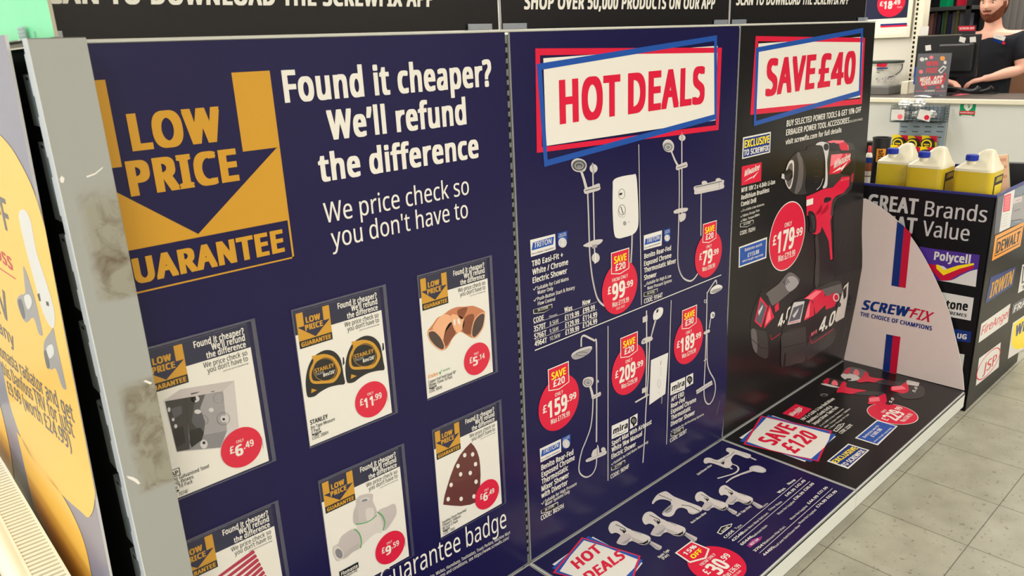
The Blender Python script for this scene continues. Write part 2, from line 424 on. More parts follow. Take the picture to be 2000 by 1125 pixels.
# price roundels -------------------------------------------------------
def roundel(plane, parent, c, r, num, pence, was=None, only='ONLY', flag=None, code=None, outline=False, base=.0004, small=False, lab=None):
    i = Ink(plane, base, frame=(c[0], c[1], r))
    if outline: i.disc(c, r, 'cream', 0); i.disc(c, r * .972, 'red', 1)
    else: i.disc(c, r, 'red', 1)
    wo = .2 if only == 'ONLY' else .44
    if small:
        n = len(num); half = {1: .19, 2: .28}[n]; x0 = -.34 if n == 1 else -.47
        i.text(only, (-.22, -.285), (.15, -.285), .15, 'cream', 2, .012)
        i.text('£', (x0 - .25, .12), (x0 - .03, .12), .36, 'cream', 2, .03)
        i.text(num, (x0, .37), (x0 + 2 * half, .37), .56, 'cream', 2, .045)
        i.text('.' + pence, (x0 + 2 * half + .05, .13), (x0 + 2 * half + .55, .13), .34, 'cream', 2, .03)
    else:
        n = len(num); x0, x1 = (-.56, .39) if n == 3 else (-.45, .28)
        i.text(only, (-wo, -.29), (wo, -.29), .13, 'cream', 2, .015)
        i.text('£', (x0 - .24, .115), (x0 - .05, .115), .28, 'cream', 2, .03)
        i.text(num, (x0, .40), (x1, .40), .62, 'cream', 2, .045)
        i.text('.' + pence, (x1 + .02, .115), (x1 + .46, .115), .24, 'cream', 2, .035)
        if was: i.text(was, (-.45, .665), (.5, .67), .19, 'cream', 2, .02)
        if code: i.text(code, (-.22, .82), (.27, .82), .09, 'cream', 2, .0)
    if flag:
        i.poly([(-.51, -1.40), (.51, -1.39), (.51, -.605), (0, -.50), (-.50, -.61)], 'cream', 3)
        i.poly([(-.475, -1.365), (.475, -1.355), (.475, -.63), (0, -.535), (-.465, -.635)], 'red', 4)
        i.text(flag[0], (-.35, -.96), (.35, -.96), .26, 'byellow', 5, .035)
        i.text(flag[1], (-.28, -.67), (.29, -.67), .25, 'cream', 5, .035)
    return i.build('price_roundel', parent, lab)

# the arrow badge, tip of the arrow at the origin, half width .178
def badge(plane, parent, frame, base=.0004, own_ground=False):
    i = Ink(plane, base, frame=frame); X = .178
    if own_ground: i.poly([(-X, .083), (X, .083), (X, -.276), (-X, -.276)], 'greyband', 0)
    for s in (-1, 1):
        i.poly([(s * X, -.275), (s * .105, -.275), (s * .105, -.135), (s * .171, -.135), (s * X, -.135)], 'yellow', 1)
        i.poly([(s * X, -.136), (s * .171, -.134), (0, 0), (0, .006), (s * X, .006)], 'yellow', 1)
        if not own_ground: i.poly([(s * .174, .006), (s * X, .006), (s * X, .083), (s * .174, .083)], 'yellow', 1)
    if own_ground: i.poly([(-X, .0065), (X, .0065), (X, .083), (-X, .083)], 'dark', 1)
    else: i.poly([(-X, .080), (X, .080), (X, .083), (-X, .083)], 'yellow', 1)
    i.text('LOW', (-.084, -.158), (.072, -.158), .061, 'yellow', 3, .058)
    i.text('PRICE', (-.100, -.084), (.091, -.084), .059, 'yellow', 3, .058)
    i.text('GUARANTEE', (-.161, .066), (.16, .066), .045, 'yellow', 3, .055)
    return i.build('arrow_badge', parent)

# ------------------------------------------------------------------ panel one: price promise
p1 = thing('display_panel', 'navy panel with large yellow arrow badge and six price cards, nearest the grey post', 'sign panel', (-.5, 0, 0), 'upright display panels')
sheet(P1, -.96, -.0075, .004, 1.4597, 'navy', p1)
tip = P1.uv(387, 457)
badge(P1, p1, (tip[0], tip[1], 1.0))
i = Ink(P1)
i.text('Found it cheaper?', (556.5, 201), (960.5, 168), 63.5, bold=.042)
i.text("We’ll refund", (642.5, 274), (911, 242.5), 58, bold=.042)
i.text('the difference', (625, 356), (935, 307.5), 54, bold=.042)
i.build('headline_text', p1); i = Ink(P1)
i.text('We price check so', (634.5, 436), (916, 379), 39, bold=.004)
i.text("you don't have to", (648.5, 484.5), (914, 424.5), 38, bold=.004)
i.build('subline_text', p1); i = Ink(P1)
i.text('Guarantee badge', (745, 1154), (989, 1029), 40, bold=.0)
i.text('*Prices checked daily against stores larger at B&Q, Selco, Wickes, Homebase, Toolstation, Travis Perkins, Machine Mart', (690, 1215), (996, 1042), 7, bold=.005)
i.text('Exclusions apply, for full terms and conditions, see https://www.screwfix.com/', (780, 1174), (994, 1052), 7, bold=.005)
i.build('footer_text', p1)

# price cards ----------------------------------------------------------
CW = .21
M_sleeve = film('clear_sleeve', (150, 150, 160), .035, .10, .0)
M_weld = film('sleeve_weld', (112, 114, 132), .10, .2, .2)
def card(u0, v0, label, num, pence, lines, pic, logo=None):
    t = thing('price_card', label, 'price card', (u0 + .1, -.003, v0 - .3), 'price cards on the navy panel')
    i = Ink(P1, base=.0012, frame=(u0, v0, CW))
    i.slab_pts = None
    a = [(0, .03), (.985, .03), (.992, 1.455), (-.005, 1.46)]
    uv = [i.map(*q) for q in a]
    for h in (.0012,):
        f1 = [i.bm.verts.new((u, v, h)) for u, v in uv]; f2 = [i.bm.verts.new((u, v, .0009)) for u, v in uv]
        i.bm.faces.new(f1).material_index = i.mi('cream'); i.bm.faces.new(f2[::-1]).material_index = i.mi('cream')
        for k in range(4): i.bm.faces.new((f1[k], f2[k], f2[(k + 1) % 4], f1[(k + 1) % 4])).material_index = i.mi('cream')
    i.poly([(0, .03), (.985, .03), (.987, .262), (-.001, .262)], 'greyband', 1)
    i.build('paper', t)
    i = Ink(P1, base=.0013, frame=(u0, v0, CW))
    i.text('Found it cheaper?', (.484, .119), (.944, .119), .062, 'cream', 3, .032)
    i.text("We’ll refund", (.632, .183), (.944, .183), .062, 'cream', 3, .032)
    i.text('the difference', (.575, .247), (.943, .247), .058, 'cream', 3, .032)
    i.build('promise_text', t); i = Ink(P1, base=.0013, frame=(u0, v0, CW))
    i.text('We price check so', (.536, .327), (.944, .327), .050, 'dark', 3, .0)
    i.text("you don’t have to", (.562, .383), (.942, .383), .050, 'dark', 3, .0)
    i.text('Look for the Low Price Guarantee badge', (.70, .415), (.942, .415), .014, 'dark', 3, .0)
    i.build('subline_text', t); i = Ink(P1, base=.0013, frame=(u0, v0, CW)); i.line([(.955, 1.18), (.955, 1.30)], .004, 'grey', 3); i.build('print_code', t); i = Ink(P1, base=.0013, frame=(u0, v0, CW))
    y = 1.283
    for s, wd in lines:
        i.text(s, (.028, y), (.028 + wd, y), .036, 'dark', 3, .012); y += .043
    i.poly([(.03, y - .034), (.135, y - .034), (.135, y - .018), (.082, y - .004), (.03, y - .018)], 'dark', 3)
    i.text('IN STORE', (.05, y - .018), (.118, y - .018), .011, 'cream', 4, .01)
    i.text(CODES[num + pence], (.028, y + .032), (.21, y + .032), .036, 'dark', 3, .006)
    if logo: logo(i)
    i.build('product_text', t)
    badge(P1, t, (u0 + .2085 * CW, v0 - .328 * CW, .2135), .0014, True)
    i = Ink(P1, base=.0014); pic(i); i.build('product_picture', t)
    roundel(P1, t, (u0 + .752 * CW, v0 - 1.207 * CW), .2 * CW, num, pence, small=True, base=.0022)
    i = Ink(P1, base=.0042, frame=(u0, v0, CW))
    i.poly([(-.012, 0), (1.055, 0), (1.055, 1.472), (-.012, 1.472)], M_sleeve, 0)
    for q in (((-.018, -.008), (1.06, -.008), (1.06, .012), (-.018, .012)), ((1.02, .0), (1.06, .0), (1.06, 1.475), (1.02, 1.475)), ((-.018, 1.462), (1.06, 1.462), (1.06, 1.476), (-.018, 1.476)), ((-.018, 0), (-.006, 0), (-.006, 1.475), (-.018, 1.475))):
        i.poly(q, M_weld, 1)
    i.build('clear_sleeve', t)
    return t
CODES = {'1199': 'CODE: 2086H', '514': 'CODE: 88036', '649': 'CODE: 7074F', '959': 'CODE: 6141F', '6490': 'CODE: 136JG', '799': 'CODE: 5127F'}
def origin(px, py, lx, ly):
    u, v = P1.uv(px, py); return u - lx * CW, v + ly * CW
def pic_tapes(i):
    i.z(560, 540, 3.309)
    for dx, dy in ((0, 0), (256, -92)):
        sh = lambda L: [(x + dx, y + dy) for x, y in L]
        i.poly(sh([(360, 520), (368, 522), (372, 560), (360, 575)]), 'dark', 0)
        i.blob(sh([(130, 770), (122, 720), (121, 660), (136, 585), (172, 518), (240, 476), (300, 482), (342, 525), (358, 590), (366, 640), (373, 692), (330, 700), (270, 715), (215, 745), (180, 772), (145, 780)]), 'dark', 1, 3)
        i.blob(sh([(145, 655), (148, 600), (170, 545), (160, 515), (190, 508), (245, 500), (305, 522), (345, 590), (335, 640), (300, 682), (240, 690), (168, 690)]), 'yellow', 2, 4)
        i.blob(sh([(158, 640), (165, 595), (195, 545), (245, 522), (295, 540), (324, 595), (318, 635), (290, 662), (230, 672), (172, 672)]), 'dark', 3, 4)
        i.elring((243 + dx, 600 + dy), 76, 74, 2.5, 'yellow', 4)
        i.poly(sh([(158, 722), (192, 733), (154, 752)]), 'yellow', 4)
        i.text('STANLEY', (178 + dx, 623 + dy), (303 + dx, 581 + dy), 26, 'yellow', 5, .03)
        i.text('TYLON', (183 + dx, 641 + dy), (236 + dx, 621 + dy), 13, 'lgrey', 5, 0)
        i.text("8m/26'", (233 + dx, 647 + dy), (309 + dx, 621 + dy), 22, 'cream', 5, .03)
def pic_elbow(i):
    i.z(800, 490, 3.75)
    i.blob([(128, 592), (165, 540), (200, 490), (240, 470), (290, 432), (345, 410), (400, 408), (440, 402), (475, 405), (545, 440), (548, 490), (538, 560), (500, 620), (470, 640), (430, 625), (375, 592), (345, 605), (312, 640), (280, 700), (240, 728), (195, 700), (145, 650)], 'copper', 0, 3)
    i.blob([(215, 485), (262, 462), (310, 490), (300, 540), (262, 590), (245, 650), (215, 610), (165, 575), (190, 520)], 'copperl', 1, 3)
    i.blob([(262, 570), (300, 520), (330, 545), (335, 600), (300, 650), (262, 700), (245, 660)], 'copperd', 1, 3)
    i.blob([(300, 470), (350, 470), (395, 500), (390, 560), (350, 600), (318, 560)], 'copperl', 2, 3)
    i.blob([(352, 430), (420, 412), (400, 470), (380, 500), (350, 470)], 'copperd', 2, 3)
    i.blob([(318, 505), (330, 500), (332, 545), (320, 535)], 'cream', 3, 3); i.blob([(345, 498), (360, 500), (368, 535), (352, 530)], 'cream', 3, 3)
    i.blob([(400, 490), (450, 460), (470, 480), (450, 560), (440, 610), (385, 585)], 'copperd', 2, 3)
    i.blob([(128, 592), (150, 580), (180, 582), (225, 625), (255, 690), (250, 722), (225, 728), (180, 698), (140, 650)], 'copperl', 4, 3)
    i.blob([(135, 600), (155, 588), (180, 592), (220, 632), (247, 690), (243, 715), (225, 718), (185, 692), (146, 645)], 'hole', 5, 3)
    i.blob([(448, 620), (452, 560), (470, 500), (510, 458), (545, 450), (548, 495), (535, 560), (500, 615), (468, 640)], 'copperl', 4, 3)
    i.blob([(454, 612), (458, 560), (476, 504), (512, 465), (540, 460), (542, 495), (528, 558), (496, 608), (468, 630)], 'hole', 5, 3)
def pic_box(i):
    i.z(290, 610, 3)
    i.poly([(85, 515), (185, 450), (500, 398), (527, 670), (420, 795), (165, 818)], 'lgrey', 0)
    i.poly([(95, 520), (435, 460), (458, 692), (420, 790), (165, 815)], 'steel', 1)
    i.poly([(95, 520), (216, 499), (228, 640), (240, 800), (165, 815)], 'tool1', 2); i.poly([(240, 730), (330, 716), (458, 692), (420, 790), (240, 802)], 'grey', 2)
    i.poly([(216, 499), (330, 479), (300, 560), (330, 640), (320, 718), (238, 731), (228, 640)], 'dgrey', 3); i.poly([(216, 499), (275, 489), (262, 560), (250, 640), (290, 690), (300, 722), (240, 731), (228, 640)], 'tool1', 4)
    i.poly([(240, 690), (300, 672), (322, 700), (310, 745), (250, 790), (238, 760)], 'tool2', 5); i.poly([(130, 560), (190, 545), (195, 590), (150, 620), (140, 600)], 'dgrey', 4); i.poly([(140, 690), (200, 660), (215, 760), (165, 790)], 'tool2', 4)
    i.poly([(435, 460), (500, 398), (527, 670), (458, 692)], 'chrome', 1); i.poly([(95, 520), (185, 450), (500, 398), (435, 460)], 'shell', 2)
    for c, rx, ry in (((270, 505), 26, 20), ((438, 622), 20, 20), ((322, 770), 22, 26), ((286, 580), 20, 13), ((118, 568), 8, 14), ((365, 570), 15, 13), ((157, 665), 9, 12), ((142, 626), 8, 10)): i.ell(c, rx, ry, 'lgrey', 4)
    for c, r in (((268, 507), 9), ((438, 624), 8), ((322, 762), 9)): i.ell(c, r, r, 'dark', 5)
    i.elring((436, 622), 38, 38, 2, 'dgrey', 4); i.elring((408, 500), 30, 32, 2, 'grey', 4); i.elring((312, 630), 36, 30, 2, 'dgrey', 4)
    i.poly([(245, 472), (300, 462), (280, 472), (248, 482)], 'dgrey', 4); i.poly([(360, 462), (388, 457), (375, 466)], 'dgrey', 4)
def pic_tee(i):
    i.z(610, 860, 4.248)
    i.blob([(540, 592), (570, 565), (620, 548), (665, 525), (690, 540), (697, 600), (680, 640), (650, 690), (620, 730), (590, 748), (575, 690), (560, 640)], 'shell', 0, 3)
    i.blob([(368, 712), (440, 670), (530, 610), (565, 640), (582, 720), (570, 765), (530, 768), (470, 810), (402, 872), (385, 800)], 'tee', 1, 3)
    i.blob([(344, 690), (338, 600), (362, 530), (360, 490), (395, 455), (470, 440), (500, 450), (498, 500), (528, 570), (525, 625), (480, 665), (420, 690)], 'shell', 2, 3)
    i.blob([(350, 690), (345, 600), (370, 560), (380, 690)], 'teed', 3, 3); i.blob([(440, 570), (500, 560), (505, 630), (450, 665)], 'tee', 3, 3)
    i.line([(358, 690), (420, 685), (480, 660), (530, 618)], 8, 'green', 4, 4); i.line([(535, 592), (575, 620), (598, 680), (582, 745)], 9, 'green', 4, 4)
    i.blob([(168, 900), (180, 872), (215, 855), (235, 800), (290, 755), (345, 732), (382, 765), (400, 830), (392, 890), (330, 925), (275, 972), (240, 985), (205, 997), (180, 960)], 'shell', 3, 3)
    i.blob([(250, 960), (300, 900), (380, 850), (392, 890), (330, 925), (275, 972)], 'teed', 4, 3)
    i.line([(345, 732), (385, 770), (403, 835), (396, 890)], 9, 'green', 5, 4)
    i.blob([(168, 905), (190, 868), (230, 890), (255, 940), (240, 985), (205, 995), (178, 955)], 'tee', 5, 3)
    i.ell((216, 935), 28, 42, 'grey', 6, -.4); i.ell((430, 488), 42, 18, 'lgrey', 6, -.25); i.ell((428, 494), 26, 10, 'grey', 7, -.25)
def pic_sand(i):
    i.z(830, 775, 3.876)
    i.poly([(345, 345), (370, 372), (392, 410), (408, 460), (416, 520), (419, 590), (416, 660), (408, 730), (400, 790), (340, 815), (270, 826), (200, 822), (135, 815), (145, 750), (165, 680), (190, 600), (220, 520), (262, 440), (305, 385)], 'brown', 0)
    for x, y in ((298, 440), (358, 434), (380, 508), (247, 522), (267, 585), (340, 575), (195, 665), (384, 641), (173, 773), (271, 771), (368, 752)): i.ell((x, y), 12.5, 17, 'cream', 1, .2)
    i.line([(180, 628), (270, 625), (330, 610), (415, 570)], 2.0, 'copperd', 1, 4)
def pic_bars(i):
    i.z(350, 960, 6.818)
    for k in range(7):
        x, y = 985 + 27 * k, 790 + 55 * k
        i.poly([(x - 8, y - 15), (x + 12, y - 4), (x + 20, y + 22), (x + 8, y + 32), (x - 470 + k * 25, y + 372), (x - 470 + k * 25, y + 325)], 'barred', 0)
def logo_stanley(i): i.text('STANLEY', (.028, 1.232), (.228, 1.232), .05, 'dark', 3, .03)
def logo_endex(i):
    i.text('Endex', (.028, 1.222), (.168, 1.222), .045, 'orange', 3, .01, shear=.2); i.poly([(.185, 1.185), (.20, 1.20), (.225, 1.165), (.205, 1.225), (.19, 1.225)], 'green', 3); i.text('Yorkshire', (.235, 1.208), (.345, 1.208), .028, 'green', 3, .005)
def logo_ap(i):
    i.ring([(.10, 1.17), (.175, 1.17), (.175, 1.245), (.10, 1.245)], [(.106, 1.176), (.169, 1.176), (.169, 1.239), (.106, 1.239)], 'dark', 3); i.text('AP', (.095, 1.232), (.158, 1.232), .042, 'dark', 4, .02)
def logo_bar(i):
    i.poly([(.09, 1.17), (.33, 1.17), (.33, 1.245), (.09, 1.245)], 'dark', 3); i.text('Flomasta', (.11, 1.232), (.315, 1.232), .045, 'cream', 4, .025)
card(*origin(355, 672.3, .39, .055), 'price card of a galvanised steel box at £6.49, half behind the grey post', '6', '49', [('1 Gang Galvanised Steel', .40), ('Wiring Boxes', .25), ('35mm 10 Pack', .235)], pic_box, logo_ap)
card(-.619, .942, 'price card of two black and yellow tape measures at £11.99', '11', '99', [('8m Tape Measure', .275), ('2 Pack', .10)], pic_tapes, logo_stanley)
card(*origin(820, 545.5, .031, .05), 'price card of a copper pipe elbow at £5.14, top right card', '5', '14', [('Copper End Feed Equal 90°', .40), ('Elbows 15mm 10 Pack', .34)], pic_elbow, logo_endex)
card(*origin(628.4, 944, .031, .05), 'price card of a white plastic pipe tee with green rings at £9.59', '9', '59', [('Plastic Push-Fit', .28), ('Tee 5 Pack', .19)], pic_tee, logo_bar)
CODES['649'] = 'CODE: 136JG'
card(*origin(848.6, 844.1, .031, .05), 'price card of a brown punched sanding sheet at £6.49', '6', '49', [('Sanding Sheet Punched', .375), ('150mm x 100mm', .285), ('80 Grit 5 Pack', .24)], pic_sand)
card(*origin(413.8, 1043.2, .39, .055), 'price card of slanted dark red bars, cut off by the bottom edge', '7', '99', [('', .3), ('', .25)], pic_bars)

# ------------------------------------------------------------------ panel two: showers
p2 = thing('display_panel', 'navy panel headed with a slanted red and white offer box above chrome showers', 'sign panel', (.5, 0, 0), 'upright display panels')
sheet(P2, .0055, .996, .004, 1.4597, 'navy', p2)
def headline(plane, parent, cream, red, blue, texts):
    i = Ink(plane)
    i.poly(cream, 'cream', 1); i.ring(red[0], red[1], 'red', 2); i.ring(blue[0], blue[1], 'blue', 3)
    for a in texts: i.text(*a[:4], 'red', 4, .05)
    i.build('offer_headline', parent)
q = lambda L, x0=1000, y0=0, k=4: [(x0 + x / k, y0 + y / k) for x, y in L]
headline(P2, p2, q([(243, 455), (1605, 358), (1588, 940), (266, 1140)]),
         (q([(180, 378), (1638, 372), (1612, 1015), (192, 1194)]), q([(217, 432), (1605, 412), (1590, 978), (232, 1150)])),
         (q([(190, 500), (1600, 275), (1598, 930), (250, 1304)]), q([(230, 545), (1577, 320), (1580, 893), (276, 1248)])),
         [('HOT', (1093, 243), (1211, 225), 85), ('DEALS', (1226, 223.5), (1375, 201.5), 79)])
i = Ink(P2)
for a, b, w in (((1044.4, 684.4), (1408.4, 536.8), 1.6), ((1247.2, 282), (1252.5, 595.4), 1.6), ((1187.2, 636.7), (1187.2, 938.7), 1.6), ((1310.6, 586.3), (1301.5, 868), 1.5)):
    i.line([a, b], w * (1.0 if a[0] == b[0] or abs(a[0] - b[0]) < 12 else 1.2), 'cream', 1)
def tick(x, y, s): i.line([(x, y - s * .35), (x + s * .3, y), (x + s * .8, y - s * 1.0)], s * .2, 'cream', 2)
def flag(pts, a, b, h, col='dark'):
    i.poly(pts, 'cream', 1); cx = sum(p[0] for p in pts) / len(pts); cy = sum(p[1] for p in pts) / len(pts)
    i.poly([(cx + (x - cx) * .95, cy + (y - cy) * .86) for x, y in pts], col, 2); i.text('IN STORE' if col == 'dark' else 'NEXT DAY', a, b, h, 'cream', 3, .012)
i.z(1020, 440, 4.5)
for t, a, b, h in (('T80 Easi-Fit +', (82, 364), (357, 281), 50), ('White / Chrome', (88, 437), (402, 343), 50), ('Electric Shower', (90, 510), (392, 420), 50)): i.text(t, a, b, h, 'cream', 2, .03)
for t, a, b in (('Suitable for Cold Mains', (128, 567), (406, 481)), ('Water Only', (132, 608), (270, 566)), ('Push-Button Start & Rotary', (132, 662), (460, 558)), ('Flow Control', (135, 705), (286, 660))): i.text(t, a, b, 31, 'cream', 2, .018)
tick(94, 570, 32); tick(98, 668, 32)
flag([(95, 742), (262, 690), (262, 725), (190, 768), (97, 778)], (135, 757), (226, 729), 21)
i.text('CODE', (97, 860), (188, 830), 45, 'cream', 2, .03); i.text('Kilowatts', (235, 812), (306, 789), 17, 'cream', 2, .0)
i.text('Was', (368, 767), (438, 744), 44, 'cream', 2, .03); i.text('Now', (528, 707), (597, 683), 44, 'cream', 2, .03)
for code, kw, was, now, y in (('3570T', '8.5kW', '£119.99', '£99.99', 0), ('5766T', '9.5kW', '£129.99', '£114.99', 67), ('4964T', '10.5kW', '£139.99', '£124.99', 131)):
    i.text(code, (100 + y * .06, 934 + y), (205 + y * .08, 899 + y), 47, 'cream', 2, .03); i.text(kw, (240, 884 + y), (318 + (14 if y > 100 else 0), 856 + y - (5 if y > 100 else 0)), 37, 'cream', 2, .0)
    i.text(was, (372 + y * .04, 834 + y), (497, 795 + y), 46, 'cream', 2, .03); i.text(now, (530, 777 + y * .97), (636 if not y else 656, 742 + y * .92), 46, 'cream', 2, .03)
i.line([(98, 866), (655, 673)], 2.4, 'cream', 1); i.line([(105, 940), (655, 740)], 2.4, 'cream', 1); i.line([(110, 1008), (655, 808)], 2.4, 'cream', 1)
i.z(1240, 250, 3.04)
for t, a, b in (('Benito Rear-Fed', (54, 777), (213, 724)), ('Exposed Chrome', (53, 820), (215, 768)), ('Thermostatic Mixer', (53, 860), (243, 800)), ('Shower', (53, 904), (127, 881))): i.text(t, a, b, 29, 'cream', 2, .03)
for t, a, b in (('Suitable for High & Low', (70, 932), (214, 885)), ('Water Pressure Systems', (72, 962), (218, 912))): i.text(t, a, b, 19, 'cream', 2, .018)
tick(53, 942, 20); flag([(52, 978), (135, 952), (133, 972), (97, 996), (52, 1002)], (72, 990), (115, 977), 12); i.text('CODE: 9164T', (53, 1043), (163, 1003), 28, 'cream', 2, .025)
i.z(1030, 800, 4.327)
for t, a, b in (('Benito Rear-Fed', (116, 515), (387, 376)), ('Exposed Chrome', (119, 575), (398, 422)), ('Thermostatic', (119, 634), (342, 510)), ('Mixer Shower', (119, 693), (350, 566)), ('with Diverter', (117, 750), (338, 632))): i.text(t, a, b, 45, 'cream', 2, .03)
for t, a, b in (('Suitable for High Pressure', (148, 787), (415, 634)), ('Water Systems Only', (148, 818), (357, 700))): i.text(t, a, b, 27, 'cream', 2, .018)
tick(117, 800, 30); flag([(113, 850), (258, 778), (258, 808), (195, 858), (115, 880)], (148, 860), (225, 818), 20); i.text('CODE: 805FH', (113, 938), (305, 830), 40, 'cream', 2, .025)
for t, a, b in (('Sport Max With Airboost', (711, 308), (1048, 118)), ('White 9kw Manual', (710, 363), (967, 218)), ('Electric Shower', (709, 418), (915, 306))): i.text(t, a, b, 40, 'cream', 2, .03)
i.text('Suitable for Cold Mains Water Only', (732, 458), (1020, 279), 22, 'cream', 2, .015); tick(708, 468, 25)
flag([(708, 488), (825, 423), (825, 450), (770, 492), (708, 516)], (737, 495), (797, 460), 17); i.text('CODE: 9694F', (702, 586), (857, 492), 35, 'cream', 2, .02)
i.z(1290, 540, 3.307)
for t, a, b in (('APT ERD', (67, 811), (150, 769)), ('Rear-Fed', (66, 852), (155, 805)), ('Exposed Chrome', (66, 890), (228, 806)), ('Thermostatic', (66, 930), (193, 862)), ('Diverter Shower', (65, 969), (220, 889))): i.text(t, a, b, 30, 'cream', 2, .03)
i.text('Suitable for All Plumbing Systems', (82, 1000), (278, 894), 14, 'cream', 2, .012); tick(66, 1003, 16)
flag([(65, 1013), (148, 970), (147, 990), (103, 1025), (65, 1034)], (85, 1018), (128, 996), 11); i.text('CODE: 5839T', (60, 1073), (167, 1009), 26, 'cream', 2, .02)
i.line([(382, 800), (360, 893)], 2.5, 'grey', 2)
i.build('lettering', p2)
def logo(z, quad, inner, txt, tagl, shield, circ, digit):
    i = Ink(P2); i.z(*z)
    i.poly(quad, 'white', 1); i.poly(inner, 'blue', 2); i.text('TRITON', *txt, 'white', 3, .018, .15); i.text('For a cleaner conscience', *tagl, 'dark', 3, .01, .1)
    i.build('maker_logo', p2)
    i = Ink(P2); i.z(*z)
    i.poly(shield, 'blue', 1); c, r = circ; i.ell(c, r, r * 1.2, 'lgrey', 2, 0); i.elring(c, r, r * 1.2, r * .12, 'white', 3); i.text(digit, (c[0] - r * .3, c[1] + r * .72), (c[0] + r * .36, c[1] + r * .55), r * 1.35, 'white', 4, .03)
    (x0, y0), (x1, y1) = shield[0], shield[1]; h = abs(shield[-1][1] - y0)
    i.text('TWO YEAR' if digit == '2' else 'FIVE YEAR', (x0 + (x1 - x0) * .16, y0 + h * .20), (x0 + (x1 - x0) * .85, y1 + h * .22), h * .11, 'white', 3, .01)
    i.text('GUARANTEE', (x0 + (x1 - x0) * .1, y0 + h * .36), (x0 + (x1 - x0) * .9, y1 + h * .37), h * .11, 'white', 3, .01)
    i.build('guarantee_shield', p2)
logo((1020, 440, 4.5), [(68, 130), (288, 75), (292, 212), (75, 278)], [(92, 152), (278, 98), (270, 168), (80, 222)], ((100, 200), (252, 158), 45), ((82, 259), (275, 204), 15), [(308, 70), (393, 48), (390, 165), (352, 195), (312, 178)], ((352, 152), 36), '2')
logo((1240, 250, 3.04), [(52, 638), (160, 607), (158, 697), (52, 725)], [(62, 658), (154, 631), (149, 670), (56, 695)], ((68, 683), (143, 660), 25), ((55, 716), (150, 686), 8), [(172, 605), (209, 594), (208, 660), (190, 680), (174, 672)], ((190, 652), 16), '5')
logo((1030, 800, 4.327), [(103, 332), (282, 247), (285, 357), (110, 447)], [(122, 342), (274, 270), (270, 325), (113, 400)], ((128, 377), (258, 315), 40), ((114, 432), (272, 352), 12), [(289, 240), (363, 205), (362, 290), (327, 335), (296, 325)], ((326, 288), 30), '5')
for z, quad, txt, sq, r in (((1030, 800, 4.327), [(712, 137), (853, 75), (850, 188), (711, 250)], ((722, 210), (845, 152), 52), [(866, 68), (930, 30), (928, 128), (866, 165)], 26), ((1290, 540, 3.307), [(65, 690), (158, 648), (156, 730), (63, 768)], ((72, 742), (152, 702), 38), [(165, 645), (210, 622), (210, 690), (164, 717)], 17)):
    i = Ink(P2); i.z(*z); i.poly(quad, 'white', 1); i.text('mira', *txt, 'black', 2, .045, .12)
    x0, y0 = quad[3]; x1, y1 = quad[2]; dx, dy = x1 - x0, y1 - y0; hh = y0 - quad[0][1]
    i.line([(x0 + dx * .1, y0 + dy * .1 - hh * .1), (x0 + dx * .35, y0 + dy * .35 - hh * .2), (x0 + dx * .6, y0 + dy * .6 - hh * .12), (x0 + dx * .9, y0 + dy * .9 - hh * .2)], hh * .035, 'black', 2, 4)
    i.poly(sq, 'white', 1); cx = sum(p[0] for p in sq) / 4; cy = sum(p[1] for p in sq) / 4
    i.ell((cx, cy - r * .2), r, r * 1.35, 'black', 2, .1); i.poly([(cx - r * .3, cy + r), (cx + r * .3, cy + r), (cx + r * .3, cy + r * 1.6), (cx - r * .3, cy + r * 1.7)], 'black', 2); i.ell((cx, cy - r * .2), r * .55, r * .75, 'grey', 3)
    i.text('2', (cx - r * .3, cy + r * .4), (cx + r * .3, cy + r * .2), r * 1.1, 'black', 4, .03)
    i.build('maker_logo', p2)
# shower pictures
def pic(z):
    i = Ink(P2, base=.0006); i.z(*z); return i
i = pic((1000, 281, 4)); C = 'chrome'
i.line([(628, 150), (645, 935)], 14, C, 1); i.line([(631, 150), (648, 935)], 4, 'white', 2)
i.line([(590, 385), (598, 600), (606, 850), (620, 1000), (640, 1115), (668, 1210), (705, 1255), (730, 1265)], 17, C, 1, 4); i.line([(593, 385), (601, 600), (609, 850), (623, 1000), (643, 1115), (671, 1210)], 4, 'grey', 2, 4)
i.line([(938, 700), (936, 800), (928, 930)], 18, C, 0); i.line([(941, 700), (939, 800), (931, 930)], 5, 'grey', 1)
i.ell((635, 192), 31, 34, C, 2); i.line([(622, 150), (640, 235)], 10, 'steel', 3); i.ell((652, 890), 31, 38, C, 2); i.line([(648, 850), (650, 932)], 12, 'white', 3)
i.line([(535, 205), (560, 280), (582, 365)], [24, 26, 32], C, 3); i.line([(541, 205), (567, 280), (590, 365)], 6, 'white', 4)
i.blob([(470, 130), (510, 112), (560, 128), (580, 165), (565, 210), (520, 220), (478, 205), (459, 165)], C, 4); i.ell((520, 168), 52, 42, 'dgrey', 5); i.elring((520, 170), 36, 29, 9, 'steel', 6); i.ell((520, 178), 18, 12, 'grey', 6)
i.blob([(560, 352), (620, 330), (675, 308), (684, 330), (682, 358), (620, 378), (568, 390)], C, 5); i.line([(566, 366), (678, 338)], 6, 'dgrey', 6)
i.blob([(552, 795), (590, 770), (640, 750), (703, 746), (690, 775), (640, 800), (590, 806)], C, 5); i.poly([(620, 790), (662, 780), (660, 808), (622, 818)], 'steel', 6)
i.blob([(785, 340), (790, 285), (840, 258), (940, 240), (968, 250), (980, 400), (986, 580), (978, 660), (945, 705), (880, 728), (825, 737), (796, 700), (784, 520)], 'white', 2, 5)
